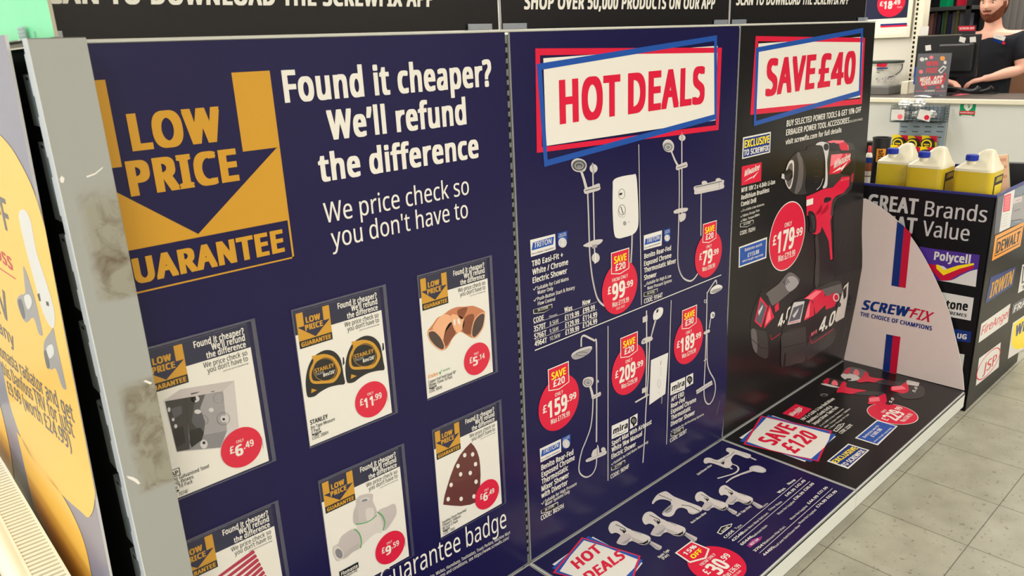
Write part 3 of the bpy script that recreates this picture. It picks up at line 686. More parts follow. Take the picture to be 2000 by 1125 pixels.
i.elring((855, 390), 26, 40, 3, 'dgrey', 3); i.poly([(835, 386), (858, 380), (858, 396), (837, 402)], 'dark', 3); i.elring((857, 515), 28, 42, 4, 'dgrey', 3); i.line([(847, 490), (866, 545)], 7, 'dark', 4); i.line([(825, 520), (832, 560), (870, 572), (888, 540)], 3, 'grey', 3, 4); i.ell((878, 620), 13, 18, 'steel', 3); i.line([(902, 612), (918, 609)], 3, 'grey', 3)
i.build('product_picture', p2)
i = pic((1240, 250, 3.04))
i.line([(277, 30), (278, 545)], 10, C, 1); i.line([(279, 30), (280, 545)], 3, 'white', 2); i.ell((279, 58), 20, 19, C, 2); i.line([(277, 26), (277, 75)], 6, 'steel', 3)
i.line([(262, 245), (263, 400), (258, 600), (254, 780), (265, 850), (290, 893), (325, 908), (350, 895), (372, 865)], 11, C, 1, 5); i.line([(264, 245), (265, 400), (260, 600), (256, 780), (267, 850), (291, 891)], 3, 'grey', 2, 5)
i.line([(393, 385), (392, 480), (391, 640)], 11, C, 1); i.line([(395, 385), (393, 640)], 3, 'grey', 2)
i.line([(215, 140), (235, 190), (255, 228)], [12, 14, 17], C, 3); i.blob([(163, 95), (180, 70), (210, 72), (230, 100), (225, 135), (200, 144), (172, 130)], C, 3); i.ell((194, 112), 28, 25, 'grey', 4); i.elring((195, 114), 17, 15, 4, 'lgrey', 5)
i.blob([(243, 226), (275, 212), (304, 202), (309, 230), (280, 240), (246, 250)], C, 4); i.line([(247, 238), (303, 220)], 4, 'dgrey', 5)
i.blob([(230, 492), (260, 478), (310, 474), (305, 494), (270, 502), (234, 508)], C, 3); i.blob([(262, 515), (298, 505), (296, 540), (268, 558), (262, 540)], C, 3)
i.ell((412, 326), 17, 13, C, 1); i.ell((495, 310), 17, 13, C, 1); i.blob([(350, 348), (400, 335), (518, 307), (525, 330), (523, 358), (440, 378), (358, 394), (352, 375)], C, 2, 3); i.line([(358, 352), (515, 316)], 5, 'dgrey', 3); i.line([(362, 372), (518, 340)], 3, 'white', 3); i.line([(498, 315), (500, 362)], 4, 'grey', 3)
i.build('product_picture', p2)
i = pic((1040, 620, 4.69))
i.line([(445, 268), (445, 205), (452, 175), (475, 166), (520, 188), (565, 212), (584, 240), (587, 700), (584, 1140)], 18, C, 1, 4); i.line([(590, 260), (592, 700), (590, 1140)], 5, 'grey', 2)
i.blob([(355, 360), (366, 325), (430, 288), (500, 266), (538, 264), (541, 290), (505, 335), (440, 370), (385, 383)], C, 2); i.blob([(360, 365), (375, 338), (440, 305), (510, 285), (535, 290), (500, 332), (440, 365), (390, 377)], 'steel', 3); i.elring((450, 333), 55, 20, 5, 'dgrey', 4)
i.line([(524, 625), (540, 680), (552, 735)], [22, 26, 30], C, 2); i.blob([(457, 590), (470, 560), (510, 544), (550, 550), (556, 585), (535, 628), (490, 638), (462, 620)], C, 3); i.ell((503, 595), 40, 34, 'grey', 4); i.elring((505, 596), 26, 22, 6, 'lgrey', 5)
i.blob([(540, 718), (585, 698), (618, 680), (621, 712), (585, 732), (546, 748)], C, 4); i.line([(545, 735), (615, 700)], 5, 'grey', 5); i.ell((596, 585), 10, 14, C, 0)
i.line([(553, 745), (548, 880), (530, 1010), (490, 1125), (452, 1220), (428, 1330), (425, 1400), (445, 1440), (490, 1462), (540, 1440), (572, 1390), (585, 1330), (585, 1280)], 13, C, 0, 4)
i.z(1030, 800, 4.327)
i.blob([(496, 420), (570, 385), (655, 345), (661, 375), (580, 412), (502, 442)], C, 3, 3); i.line([(502, 428), (655, 360)], 3, 'grey', 4); i.ell((640, 338), 19, 21, C, 2); i.blob([(552, 345), (580, 325), (590, 295), (602, 330), (600, 380), (540, 395)], C, 4, 3); i.line([(585, 300), (588, 385)], 5, 'dgrey', 5)
i.build('product_picture', p2)
i = pic((1180, 580, 5.114))
i.line([(421, 135), (424, 600), (412, 985)], 19, C, 0); i.line([(414, 135), (417, 600), (406, 985)], 5, 'dgrey', 1); i.line([(452, 440), (442, 700), (432, 900), (415, 1120), (406, 1340), (396, 1500), (385, 1655)], 15, C, 1, 4)
i.poly([(382, 202), (430, 180), (430, 240), (382, 258)], C, 2); i.poly([(376, 915), (424, 893), (422, 942), (375, 964)], C, 2)
i.line([(512, 225), (490, 305), (466, 395)], [26, 24, 18], C, 3); i.line([(512, 235), (470, 380)], 4, 'grey', 4)
i.blob([(485, 195), (500, 140), (545, 105), (582, 110), (582, 160), (555, 205), (500, 234)], 'white', 3); i.poly([(520, 130), (540, 115), (535, 150), (517, 160)], 'dark', 4); i.elring((540, 165), 28, 32, 3, 'lgrey', 4)
i.blob([(370, 440), (400, 408), (470, 394), (479, 425), (440, 448), (376, 471)], C, 4, 3); i.ell((393, 442), 10, 12, 'grey', 5)
i.poly([(302, 1045), (440, 965), (444, 980), (310, 1058)], C, 4)
i.line([(575, 990), (572, 1065)], 16, 'grey', 1)
i.poly([(470, 628), (637, 555), (608, 966), (447, 1078)], 'white', 2); i.poly([(463, 632), (470, 628), (453, 1076), (446, 1078)], 'lgrey', 3)
i.elring((545, 865), 15, 42, 2.5, 'grey', 3); i.line([(566, 635), (561, 680)], 6, 'dgrey', 3)
for k in range(4): i.line([(556, 712 + 22 * k), (570, 706 + 22 * k)], 3, 'grey', 3)
i.ell((545, 955), 5, 8, 'lgrey', 3); i.ell((568, 608), 4, 6, 'lgrey', 3)
i.build('product_picture', p2)
i = pic((1290, 540, 3.307))
i.line([(300, 100), (296, 300), (288, 540), (280, 720), (284, 790), (300, 820), (320, 820), (343, 780), (354, 720), (345, 665), (315, 610), (300, 540), (300, 370)], 9, C, 1, 4)
i.line([(299, 108), (325, 66), (350, 30), (358, 26), (362, 48)], 10, C, 2, 3)
i.blob([(319, 98), (330, 75), (365, 52), (397, 62), (388, 86), (350, 108), (324, 111)], 'white', 3); i.blob([(322, 102), (340, 84), (370, 76), (392, 72), (380, 92), (350, 106)], 'steel', 4); i.elring((288, 160), 9, 12, 4, C, 2)
i.line([(325, 262), (318, 300), (313, 335)], 9, C, 2); i.blob([(320, 255), (325, 235), (340, 227), (349, 240), (343, 265), (328, 270)], 'white', 3); i.ell((337, 250), 7, 11, 'grey', 4)
i.blob([(278, 360), (296, 348), (314, 340), (316, 358), (296, 368), (280, 374)], C, 3, 3); i.line([(278, 545), (302, 528)], 6, C, 3)
i.poly([(228, 735), (330, 670), (335, 696), (232, 760)], C, 3); i.line([(232, 748), (333, 684)], 3, 'dgrey', 4)
i.build('product_picture', p2)
for t, num, pe, was, on, sv, cd_ in ((((1051.1, 800.2), (1130.2, 767.1), (1082.6, 841.1)), '159', '99', 'Was £179.99', 'ONLY', '£20', None), (((1175.1, 571.1), (1244, 544.4), (1208.9, 612.2)), '99', '99', 'Was £119.99', 'FROM ONLY', '£20', 'CODE: 3570T'),
        (((1356.8, 503.3), (1408.4, 473.7), (1376.5, 542.1)), '79', '99', 'Was £99.99', 'ONLY', '£20', None), (((1194.1, 731.5), (1259.8, 702.2), (1216.2, 771.2)), '209', '99', 'Was £229.99', 'ONLY', '£20', None), (((1315.7, 673), (1371, 636.8), (1332.3, 710.9)), '189', '99', 'Was £219.99', 'ONLY', '£30', None)):
    c, r = Ink(P2).circ3(*t)
    roundel(P2, p2, c, r, num, pe, was, on, ('SAVE', sv), cd_, base=.0012)

# ------------------------------------------------------------------ panel three: drill
p3 = thing('display_panel', 'black panel with a large red and black cordless drill, right end of the gondola', 'sign panel', (1.5, 0, 0), 'upright display panels')
sheet(P3, 1.0035, 2.0, .004, 1.4597, 'black', p3)
headline(P3, p3, [(1481, 85), (1685.5, 72), (1680, 190), (1477, 217)],
         ([(1475.5, 70.3), (1689.3, 74), (1683, 203), (1464.8, 224.4)], [(1480.3, 80.5), (1685, 82.5), (1680, 193), (1473, 213.5)]),
         ([(1476, 93), (1685.5, 54.5), (1680, 186), (1471.5, 246.5)], [(1481.5, 101.5), (1681, 64.5), (1677, 177), (1476.3, 236)]),
         [('SAVE', (1494, 188.5), (1589.5, 173), 72), ('£40', (1596, 172.5), (1668, 162), 66)])
i = Ink(P3); i.z(1430, 200, 5.114)
i.text('BUY SELECTED POWER TOOLS & GET 10% OFF', (540, 243), (1284, 97), 62, 'cream', 2, .03)
i.text('ERBAUER POWER TOOL ACCESSORIES', (535, 332), (1166, 203), 60, 'cream', 2, .03)
i.text('(EXCLUDES RANGE)', (1172, 202), (1300, 176), 22, 'cream', 2, .0)
i.text('visit screwfix.com for full details', (530, 422), (1088, 297), 52, 'cream', 2, .03)
for t, a, b in (('M18 18V 2 x 4.0Ah Li-Ion', (90, 900), (425, 813)), ('Redlithium Brushless', (88, 974), (367, 893)), ('Combi Drill', (85, 1040), (236, 997))): i.text(t, a, b, 46, 'cream', 2, .03)
i.text('2 x 4.0Ah Li-Ion Batteries', (108, 1090), (318, 1026), 23, 'cream', 2, .012); tick(86, 1094, 24)
i.z(1430, 380, 3.214)
i.text('80min Charge Time', (68, 140), (170, 104), 15, 'cream', 2, .012); tick(52, 143, 16); i.text('Max. Torque 60Nm', (68, 168), (170, 131), 15, 'cream', 2, .012); tick(52, 171, 16)
flag([(49, 182), (133, 158), (133, 180), (92, 203), (49, 205)], (70, 194), (113, 181), 12); i.text('CODE: 702FH', (47, 256), (142, 226), 25, 'cream', 2, .02)
i.line([(716, 830), (700, 895)], 2.2, 'grey', 2)
i.build('lettering', p3)
def excl(plane, parent, z, outer, inner, t1, t2):
    i = Ink(plane); i.z(*z); i.poly(outer, 'cream', 1); i.poly(inner, 'royal', 2)
    i.text('EXCLUSIVE', *t1[:3], 'byellow', 3, .04, up=t1[3] if len(t1) > 3 else None); i.text('TO SCREWFIX', *t2[:3], 'cream', 3, .04, up=t2[3] if len(t2) > 3 else None)
    i.build('exclusive_badge', parent)
excl(P3, p3, (1430, 200, 5.114), [(107, 350), (385, 293), (377, 500), (98, 566)], [(117, 363), (376, 309), (368, 490), (108, 552)], ((118, 456), (368, 400), 76), ((113, 534), (362, 480), 58))
i = Ink(P3); i.z(1430, 200, 5.114); i.poly([(95, 640), (293, 597), (287, 785), (90, 832)], 'red', 1); i.text('Milwaukee', (118, 742), (268, 672), 62, 'cream', 2, .03, .25)
i.poly([(112, 795), (200, 738), (190, 756), (264, 686), (205, 765), (212, 745)], 'cream', 2); i.build('maker_logo', p3)
i = Ink(P3); i.z(1430, 380, 3.214); i.poly([(42, 330), (218, 267), (213, 398), (40, 460)], 'cream', 1); i.poly([(48, 337), (212, 279), (207, 391), (46, 450)], 'blue', 2)
i.text('Batteries worth', (78, 357), (185, 320), 18, 'cream', 3, .015); i.text('£113.88', (95, 393), (166, 368), 25, 'cream', 3, .025); i.text('when bought separately', (62, 426), (193, 381), 14, 'cream', 3, .012); i.build('saving_badge', p3)
# the drill and its two batteries (printed picture)
i = Ink(P3, base=.0006); i.z(1430, 200, 5.114)
i.blob([(738, 478), (760, 440), (830, 424), (900, 432), (912, 500), (905, 640), (890, 790), (850, 868), (790, 905), (740, 918), (700, 880), (720, 700)], 'tool2', 3, 3)
for k in range(7): i.line([(820 + 8 * math.sin(k), 452 + k * 58), (868 - k * 2, 446 + k * 58), (872 - k * 2, 480 + k * 58)], 6, 'tool1', 4)
i.blob([(520, 780), (524, 700), (560, 590), (640, 500), (700, 482), (770, 478), (800, 560), (806, 700), (800, 850), (740, 910), (640, 920), (580, 890), (545, 850)], 'tool1', 4, 3)
i.blob([(640, 505), (700, 482), (770, 478), (800, 560), (806, 700), (800, 850), (745, 905), (725, 820), (735, 680), (700, 560)], 'tool2', 5, 3)
i.blob([(640, 510), (672, 500), (700, 580), (708, 700), (690, 840), (650, 905), (620, 900), (650, 760), (660, 620)], 'tool3', 5, 3)
i.blob([(525, 790), (530, 690), (560, 600), (590, 575), (612, 600), (610, 720), (590, 830), (565, 865)], 'tee', 6, 3); i.blob([(535, 790), (540, 700), (565, 625), (595, 610), (600, 720), (580, 820), (560, 845)], 'tool3', 7, 3)
i.poly([(485, 755), (492, 708), (530, 682), (565, 660), (600, 690), (600, 745), (560, 785), (525, 772)], 'tool2', 8); i.poly([(485, 755), (492, 708), (515, 720), (520, 770)], 'lgrey', 9); i.poly([(510, 735), (590, 700), (560, 780), (520, 770)], 'tool1', 9)
i.blob([(925, 420), (950, 385), (1000, 380), (1080, 385), (1160, 400), (1205, 415), (1225, 470), (1230, 560), (1215, 760), (1180, 860), (1100, 900), (1020, 940), (960, 900), (930, 840)], 'tool1', 2, 3)
i.blob([(1050, 470), (1160, 480), (1225, 480), (1225, 600), (1205, 720), (1120, 720), (1080, 700), (1170, 590)], 'tool2', 3, 3)
i.blob([(830, 424), (870, 395), (930, 398), (962, 425), (958, 500), (945, 600), (950, 740), (942, 840), (900, 855), (925, 780), (928, 600), (912, 490), (890, 432)], 'lgrey', 4, 3); i.line([(905, 760), (880, 830), (840, 872)], 8, 'lgrey', 5, 4)
i.ell((935, 445), 26, 36, 'tool2', 5); i.blob([(975, 405), (1050, 408), (1055, 470), (985, 485)], 'tool2', 4, 3)
i.poly([(950, 392), (1000, 378), (1110, 378), (1118, 395), (1158, 430), (1160, 478), (1085, 478), (1075, 455), (1060, 410), (960, 402)], 'pink', 4); i.poly([(1060, 412), (1112, 392), (1150, 425), (1158, 478), (1085, 478)], 'red', 5)
i.poly([(985, 522), (1176, 505), (1180, 588), (1080, 690), (1072, 706), (965, 720)], 'red', 5); i.poly([(985, 522), (1100, 512), (1060, 600), (972, 640)], 'pink', 6); i.text('Milwaukee', (1008, 662), (1170, 572), 78, 'cream', 7, .025, .2); i.poly([(992, 705), (1080, 640), (1075, 660), (1150, 590), (1085, 690), (1090, 665)], 'cream', 7)
i.poly([(735, 940), (800, 915), (900, 868), (1000, 850), (1075, 770), (1090, 745), (1168, 738), (1165, 832), (1110, 902), (1040, 932), (1005, 965), (990, 1010), (980, 1130), (740, 1130)], 'red', 5)
i.poly([(1205, 740), (1190, 860), (1130, 920), (1050, 955), (1015, 1010), (1005, 1130), (978, 1130), (990, 1005), (1010, 960), (1110, 900), (1165, 830), (1170, 740)], 'tool1', 6)
i.poly([(912, 965), (935, 945), (985, 950), (985, 975), (945, 1000), (912, 1000)], 'tool2', 7); i.poly([(738, 975), (805, 955), (802, 1015), (735, 1035)], 'cream', 7)
i.text('REDLITHIUM', (1080, 790), (1165, 768), 20, 'pink', 7, .01); i.poly([(1190, 712), (1204, 708), (1196, 790), (1182, 796)], 'red', 8)
i.z(1430, 380, 3.214)
i.poly([(468, 100), (475, 60), (640, 50), (630, 110), (614, 165), (620, 250), (628, 405), (615, 410), (604, 290), (562, 200), (550, 235), (530, 250), (500, 245), (500, 180)], 'red', 5)
i.blob([(473, 112), (500, 105), (522, 140), (526, 200), (520, 235), (500, 243), (480, 225), (484, 180)], 'tool2', 7, 4); i.blob([(490, 130), (512, 140), (516, 200), (505, 225), (498, 180)], 'tool1', 8, 3)
i.blob([(516, 258), (535, 245), (552, 215), (568, 200), (590, 250), (606, 300), (616, 408), (632, 405), (636, 300), (632, 160), (642, 80), (650, 70), (640, 200), (641, 400), (634, 545), (580, 590), (518, 590), (516, 500), (522, 400)], 'tool2', 4, 3)
i.blob([(520, 275), (535, 262), (545, 400), (540, 560), (522, 580), (518, 480), (524, 380)], 'tool1', 5, 3)
i.blob([(505, 598), (560, 575), (640, 541), (684, 555), (690, 640), (600, 650), (480, 640)], 'tool1', 5, 3); i.poly([(560, 595), (680, 560), (690, 620), (590, 640)], 'tool3', 6)
i.blob([(305, 1070), (303, 960), (310, 855), (345, 770), (370, 690), (420, 655), (500, 640), (640, 640), (690, 650), (668, 780), (655, 900), (560, 985), (470, 1040), (400, 1062), (325, 1082)], 'tool2', 5, 3)
i.blob([(305, 1070), (306, 960), (315, 870), (440, 830), (460, 860), (458, 1030), (400, 1060), (325, 1080)], 'tool1', 6, 3); i.line([(312, 870), (445, 832)], 4, 'tool2', 7); i.line([(308, 960), (455, 930)], 3, 'tool2', 7); i.blob([(325, 1000), (335, 1000), (330, 1075), (318, 1078)], 'tool2', 7, 3)
i.blob([(470, 930), (560, 880), (640, 840), (630, 930), (540, 990), (470, 1035)], 'tool1', 6, 3)
i.poly([(445, 655), (520, 595), (575, 600), (585, 690), (520, 752), (505, 670), (480, 650)], 'red', 6); i.poly([(580, 640), (645, 612), (672, 622), (640, 702), (585, 722)], 'red', 6); i.poly([(455, 652), (525, 603), (560, 605), (500, 660)], 'pink', 7)
i.poly([(375, 700), (385, 676), (452, 668), (425, 800), (343, 818)], 'lgrey', 7); i.poly([(382, 708), (445, 685), (422, 780), (352, 800)], 'slate', 8); i.line([(350, 806), (418, 792)], 4, 'red', 9); i.poly([(375, 760), (415, 710), (408, 735), (385, 775)], 'lgrey', 9)
i.poly([(447, 792), (470, 700), (488, 652), (508, 690), (512, 757)], 'red', 7); i.poly([(452, 780), (472, 705), (486, 670), (480, 765)], 'pink', 8)
i.line([(485, 885), (485, 905), (495, 935), (560, 895), (632, 842)], 4, 'red', 7); i.text('4.0', (537, 874), (632, 812), 88, 'cream', 8, .035, .15); i.text('M18', (492, 890), (527, 868), 24, 'pink', 8, .02)
i.poly([(640, 785), (655, 730), (690, 610), (700, 575), (728, 548), (722, 640), (700, 770), (650, 800)], 'tee', 7); i.poly([(692, 600), (716, 572), (712, 640), (696, 660)], 'tool2', 8); i.elring((650, 645), 20, 26, 7, 'tee', 8); i.ell((668, 690), 12, 15, 'tool1', 8)
i.blob([(115, 900), (113, 820), (125, 740), (150, 670), (185, 605), (230, 615), (290, 560), (350, 492), (395, 505), (422, 550), (420, 620), (340, 690), (325, 800), (310, 890), (230, 1000), (208, 1033), (150, 1000), (125, 960)], 'tool2', 1, 3)
i.blob([(115, 900), (116, 840), (180, 855), (215, 870), (225, 1000), (205, 1030), (150, 1000), (125, 960)], 'tool1', 2, 3); i.line([(118, 905), (180, 960), (225, 965)], 3, 'tool2', 3); i.blob([(118, 850), (150, 860), (155, 990), (128, 955)], 'tool3', 3, 3)
i.blob([(215, 618), (290, 560), (350, 490), (398, 506), (420, 552), (330, 640), (262, 692), (245, 690), (225, 640)], 'tool3', 2, 3); i.blob([(345, 520), (390, 515), (415, 560), (360, 610), (330, 570)], 'steel', 3, 3)
for k in range(4): i.line([(318 + k * 8, 545 - k * 6), (335 + k * 8, 570 - k * 6)], 4, 'tool2', 4)
i.poly([(138, 795), (175, 640), (222, 700), (182, 835)], 'red', 3); i.poly([(146, 790), (178, 662), (212, 708), (178, 820)], 'slate', 4); i.poly([(160, 735), (190, 690), (188, 712), (165, 760)], 'lgrey', 5)
i.poly([(196, 842), (215, 740), (234, 692), (262, 770)], 'red', 3); i.poly([(205, 820), (222, 745), (236, 712), (240, 780)], 'pink', 4); i.poly([(265, 700), (290, 672), (292, 720), (268, 740)], 'red', 3)
i.text('4.0', (282, 846), (360, 770), 72, 'cream', 3, .035, .15); i.line([(238, 880), (245, 912), (300, 872)], 4, 'red', 3)
i.build('product_picture', p3)
i = Ink(P3); c, r = i.circ3((1501.6, 473.3), (1570, 420.4), (1524.9, 529.3))
roundel(P3, p3, c, r, '179', '99', 'Was £219.99', outline=True, base=.0012)

# ------------------------------------------------------------------ printed boards lying on the base shelf
def base_sheet(u0, u1, col, parent):
    i = Ink(PB); i.slab([(u0, -.5), (u1, -.5), (u1, -.004), (u0, -.004)], .003, col, M_edge, 'board', parent)
    i = Ink(PB, base=.0003); e = .002
    for q in ([(u0, -.5), (u1, -.5), (u1, -.5 + e), (u0, -.5 + e)], [(u0, -.5), (u0 + e, -.5), (u0 + e, -.004), (u0, -.004)], [(u1 - e, -.5), (u1, -.5), (u1, -.004), (u1 - e, -.004)], [(u0, -.004 - e), (u1, -.004 - e), (u1, -.004), (u0, -.004)]): i.face(q, 'grey', 0)
    i.build('cut_edge', parent)
b1 = thing('base_board', 'plain navy board on the base shelf below the price cards', 'sign board', (-.45, -.25, 0), 'printed boards on the base shelf')
base_sheet(-.915, -.006, 'navy', b1)
b2 = thing('base_board', 'navy board of chrome taps on the base shelf with a red price circle', 'sign board', (.5, -.25, 0), 'printed boards on the base shelf')
base_sheet(.006, .9935, 'navy', b2)
b3 = thing('base_board', 'black board on the base shelf with two small red tools and a red oval price', 'sign board', (1.5, -.25, 0), 'printed boards on the base shelf')
base_sheet(1.003, 2.0, 'black', b3)
def star(parent, z, white, red, blue, cream, t1, t2, h):
    i = Ink(PB); i.z(*z); sc = lambda L, k: [(sum(p[0] for p in L) / 4 + (x - sum(p[0] for p in L) / 4) * k, sum(p[1] for p in L) / 4 + (y - sum(p[1] for p in L) / 4) * k) for x, y in L]
    i.poly(white, 'white', 0); i.poly(blue, 'blue', 1); i.poly(red, 'red', 2); i.poly(sc(red, .95), 'blue', 3); i.poly(cream, 'cream', 4)
    for t in (t1, t2): i.text(t[0], t[1], t[2], h, 'red', 5, .05, up=t[3])
    i.build('offer_badge', parent)
star(b3, (1420, 690, 4.688), [(415, 570), (998, 762), (712, 995), (112, 775)], [(310, 572), (962, 712), (838, 995), (148, 835)], [(375, 566), (995, 745), (770, 998), (118, 805)],
     [(362, 592), (480, 620), (700, 675), (945, 742), (930, 800), (890, 865), (770, 968), (600, 935), (390, 885), (182, 812), (240, 720)],
     ('SAVE', (432, 850), (648, 683), (270, 798)), ('£120', (622, 924), (840, 765), (478, 852)), 0)
i = Ink(PB, base=.0006); i.z(1420, 690, 4.688)
i.poly([(630, 465), (778, 512), (660, 605), (505, 552)], 'red', 1); i.text('Milwaukee', (605, 578), (690, 505), 0, 'cream', 2, .03, up=(560, 562)); i.poly([(640, 575), (668, 520), (665, 540), (690, 495), (678, 545), (672, 530)], 'cream', 2); i.build('maker_logo', b3)
i = Ink(PB); i.z(1420, 690, 4.688)
for t, a, b, u in (('18V 2 x 5.0Ah Li-Ion RedLithium', (698, 620), (990, 420), (668, 606)), ('Brushless Combi Drill &', (752, 640), (968, 492), (722, 626)), ('Impact Driver Twin Pack', (806, 658), (1024, 498), (775, 644))): i.text(t, a, b, 0, 'cream', 2, .03, up=u)
for t, a, b, u in (('✓ 2 x 5.0Ah Li-Ion Batteries', (858, 672), (1072, 512), (843, 665)), ('✓ Max. Torque 60Nm / 180Nm', (900, 684), (1132, 512), (885, 677)), ('✓ 1-Hour Charger & Case', (942, 694), (1120, 562), (927, 687))): i.text(t[2:], a, b, 0, 'cream', 2, .015, up=u)
i.poly([(970, 710), (1020, 655), (1078, 640), (1060, 672), (1005, 720)], 'cream', 1); i.poly([(980, 707), (1024, 661), (1068, 646), (1054, 670), (1004, 713)], 'dark', 2); i.text('IN STORE', (1008, 702), (1050, 668), 0, 'cream', 3, .01, up=(998, 694))
i.text('CODE: 222FK', (1048, 742), (1155, 662), 0, 'cream', 2, .025, up=(1018, 726)); i.line([(1818, 110 - 55), (1880, 75)], 1, 'grey', 1); i.z(1820, 730, 11.25); i.text('Ref: 11 0922', (98, 305), (460, 400), 18, 'grey', 2, .0); i.build('lettering', b3)
i = Ink(PB, base=.0006); i.z(1420, 690, 4.688); i.poly([(1372, 612), (1563, 668), (1380, 845), (1170, 778)], 'cream', 1); i.poly([(1378, 622), (1546, 670), (1372, 832), (1190, 775)], 'blue', 2)
for t, a, b, u, bo in (('Batteries worth', (1262, 778), (1395, 668), (1238, 768), .015), ('£189.98', (1340, 772), (1424, 700), (1305, 758), .03), ('when bought separately', (1352, 818), (1512, 686), (1336, 812), .012)): i.text(t, a, b, 0, 'cream', 3, bo, up=u)
i.build('saving_badge', b3)
excl(PB, b3, (1420, 690, 4.688), [(1110, 828), (1304, 888), (1110, 1060), (914, 990)], [(1115, 840), (1285, 892), (1105, 1045), (935, 986)], ((1008, 1010), (1205, 872), 0, (952, 992)), ((1082, 1045), (1268, 900), 0, (1036, 1026)))
i = Ink(PB, base=.0006); i.z(1420, 690, 4.688)
i.blob([(1340, 232), (1440, 240), (1560, 262), (1620, 262), (1640, 290), (1560, 302), (1460, 292), (1350, 268)], 'tool1', 1, 3); i.blob([(1045, 208), (1072, 160), (1105, 133), (1170, 132), (1250, 152), (1290, 180), (1285, 215), (1235, 262), (1150, 250), (1100, 250)], 'tool3', 2, 3)
i.blob([(1070, 180), (1105, 140), (1130, 138), (1110, 190)], 'red', 3, 3); i.blob([(1155, 190), (1175, 148), (1205, 165), (1208, 205)], 'pink', 3, 3); i.blob([(1043, 212), (1062, 188), (1130, 190), (1190, 205), (1215, 238), (1150, 256), (1095, 250)], 'tee', 3, 3); i.ell((1112, 242), 28, 11, 'tool2', 4)
i.blob([(1190, 255), (1240, 215), (1262, 172), (1292, 182), (1300, 212), (1345, 226), (1440, 240), (1390, 250), (1350, 270), (1290, 262), (1220, 270)], 'red', 4, 3)
i.blob([(1500, 342), (1508, 305), (1580, 300), (1645, 262), (1660, 300), (1660, 350), (1610, 370), (1560, 358)], 'red', 3, 3); i.poly([(1505, 308), (1600, 300), (1640, 330), (1510, 342)], 'pink', 4); i.blob([(1560, 360), (1660, 350), (1670, 298), (1760, 300), (1808, 320), (1800, 395), (1720, 420), (1640, 418), (1590, 400)], 'tool1', 2, 3)
i.poly([(1640, 255), (1660, 248), (1762, 272), (1752, 305), (1650, 290)], 'tee', 4); i.text('5.0', (1718, 365), (1745, 320), 0, 'cream', 5, .03, up=(1695, 350))
i.blob([(1140, 340), (1250, 345), (1400, 355), (1450, 372), (1420, 388), (1300, 388), (1150, 375)], 'tool1', 1, 3); i.blob([(870, 270), (885, 240), (925, 227), (1000, 238), (1060, 262), (1092, 272), (1060, 320), (1010, 350), (960, 320), (880, 300)], 'tool1', 2, 3)
i.blob([(880, 265), (905, 238), (935, 232), (920, 285)], 'red', 3, 3); i.blob([(955, 285), (975, 248), (1008, 262), (1012, 298)], 'pink', 3, 3); i.blob([(835, 360), (845, 310), (875, 285), (950, 300), (1000, 318), (985, 360), (940, 390), (880, 400)], 'tool2', 3, 3); i.blob([(860, 285), (900, 280), (1000, 305), (1030, 318), (960, 312)], 'tee', 4, 3); i.ell((888, 385), 38, 14, 'tool3', 4); i.ell((888, 388), 18, 7, 'tool2', 5)
i.blob([(1002, 360), (1030, 310), (1062, 262), (1095, 278), (1090, 308), (1150, 325), (1280, 345), (1200, 358), (1140, 376), (1050, 362)], 'red', 4, 3)
i.blob([(1295, 445), (1300, 410), (1335, 394), (1380, 400), (1440, 372), (1456, 400), (1450, 462), (1300, 468)], 'red', 4, 3); i.poly([(1300, 415), (1390, 402), (1400, 440), (1305, 450)], 'pink', 5); i.blob([(1440, 380), (1520, 388), (1555, 405), (1535, 465), (1450, 466)], 'tool2', 3, 3); i.text('5.0', (1503, 462), (1532, 420), 0, 'cream', 5, .03, up=(1480, 448))
i.build('product_picture', b3)
i = Ink(PB); c, r = i.circ3((1693, 800.9), (1793.7, 815.8), (1757, 829.7))
roundel(PB, b3, c, r, '229', '99', 'Was £349.99', outline=True, base=.0008)
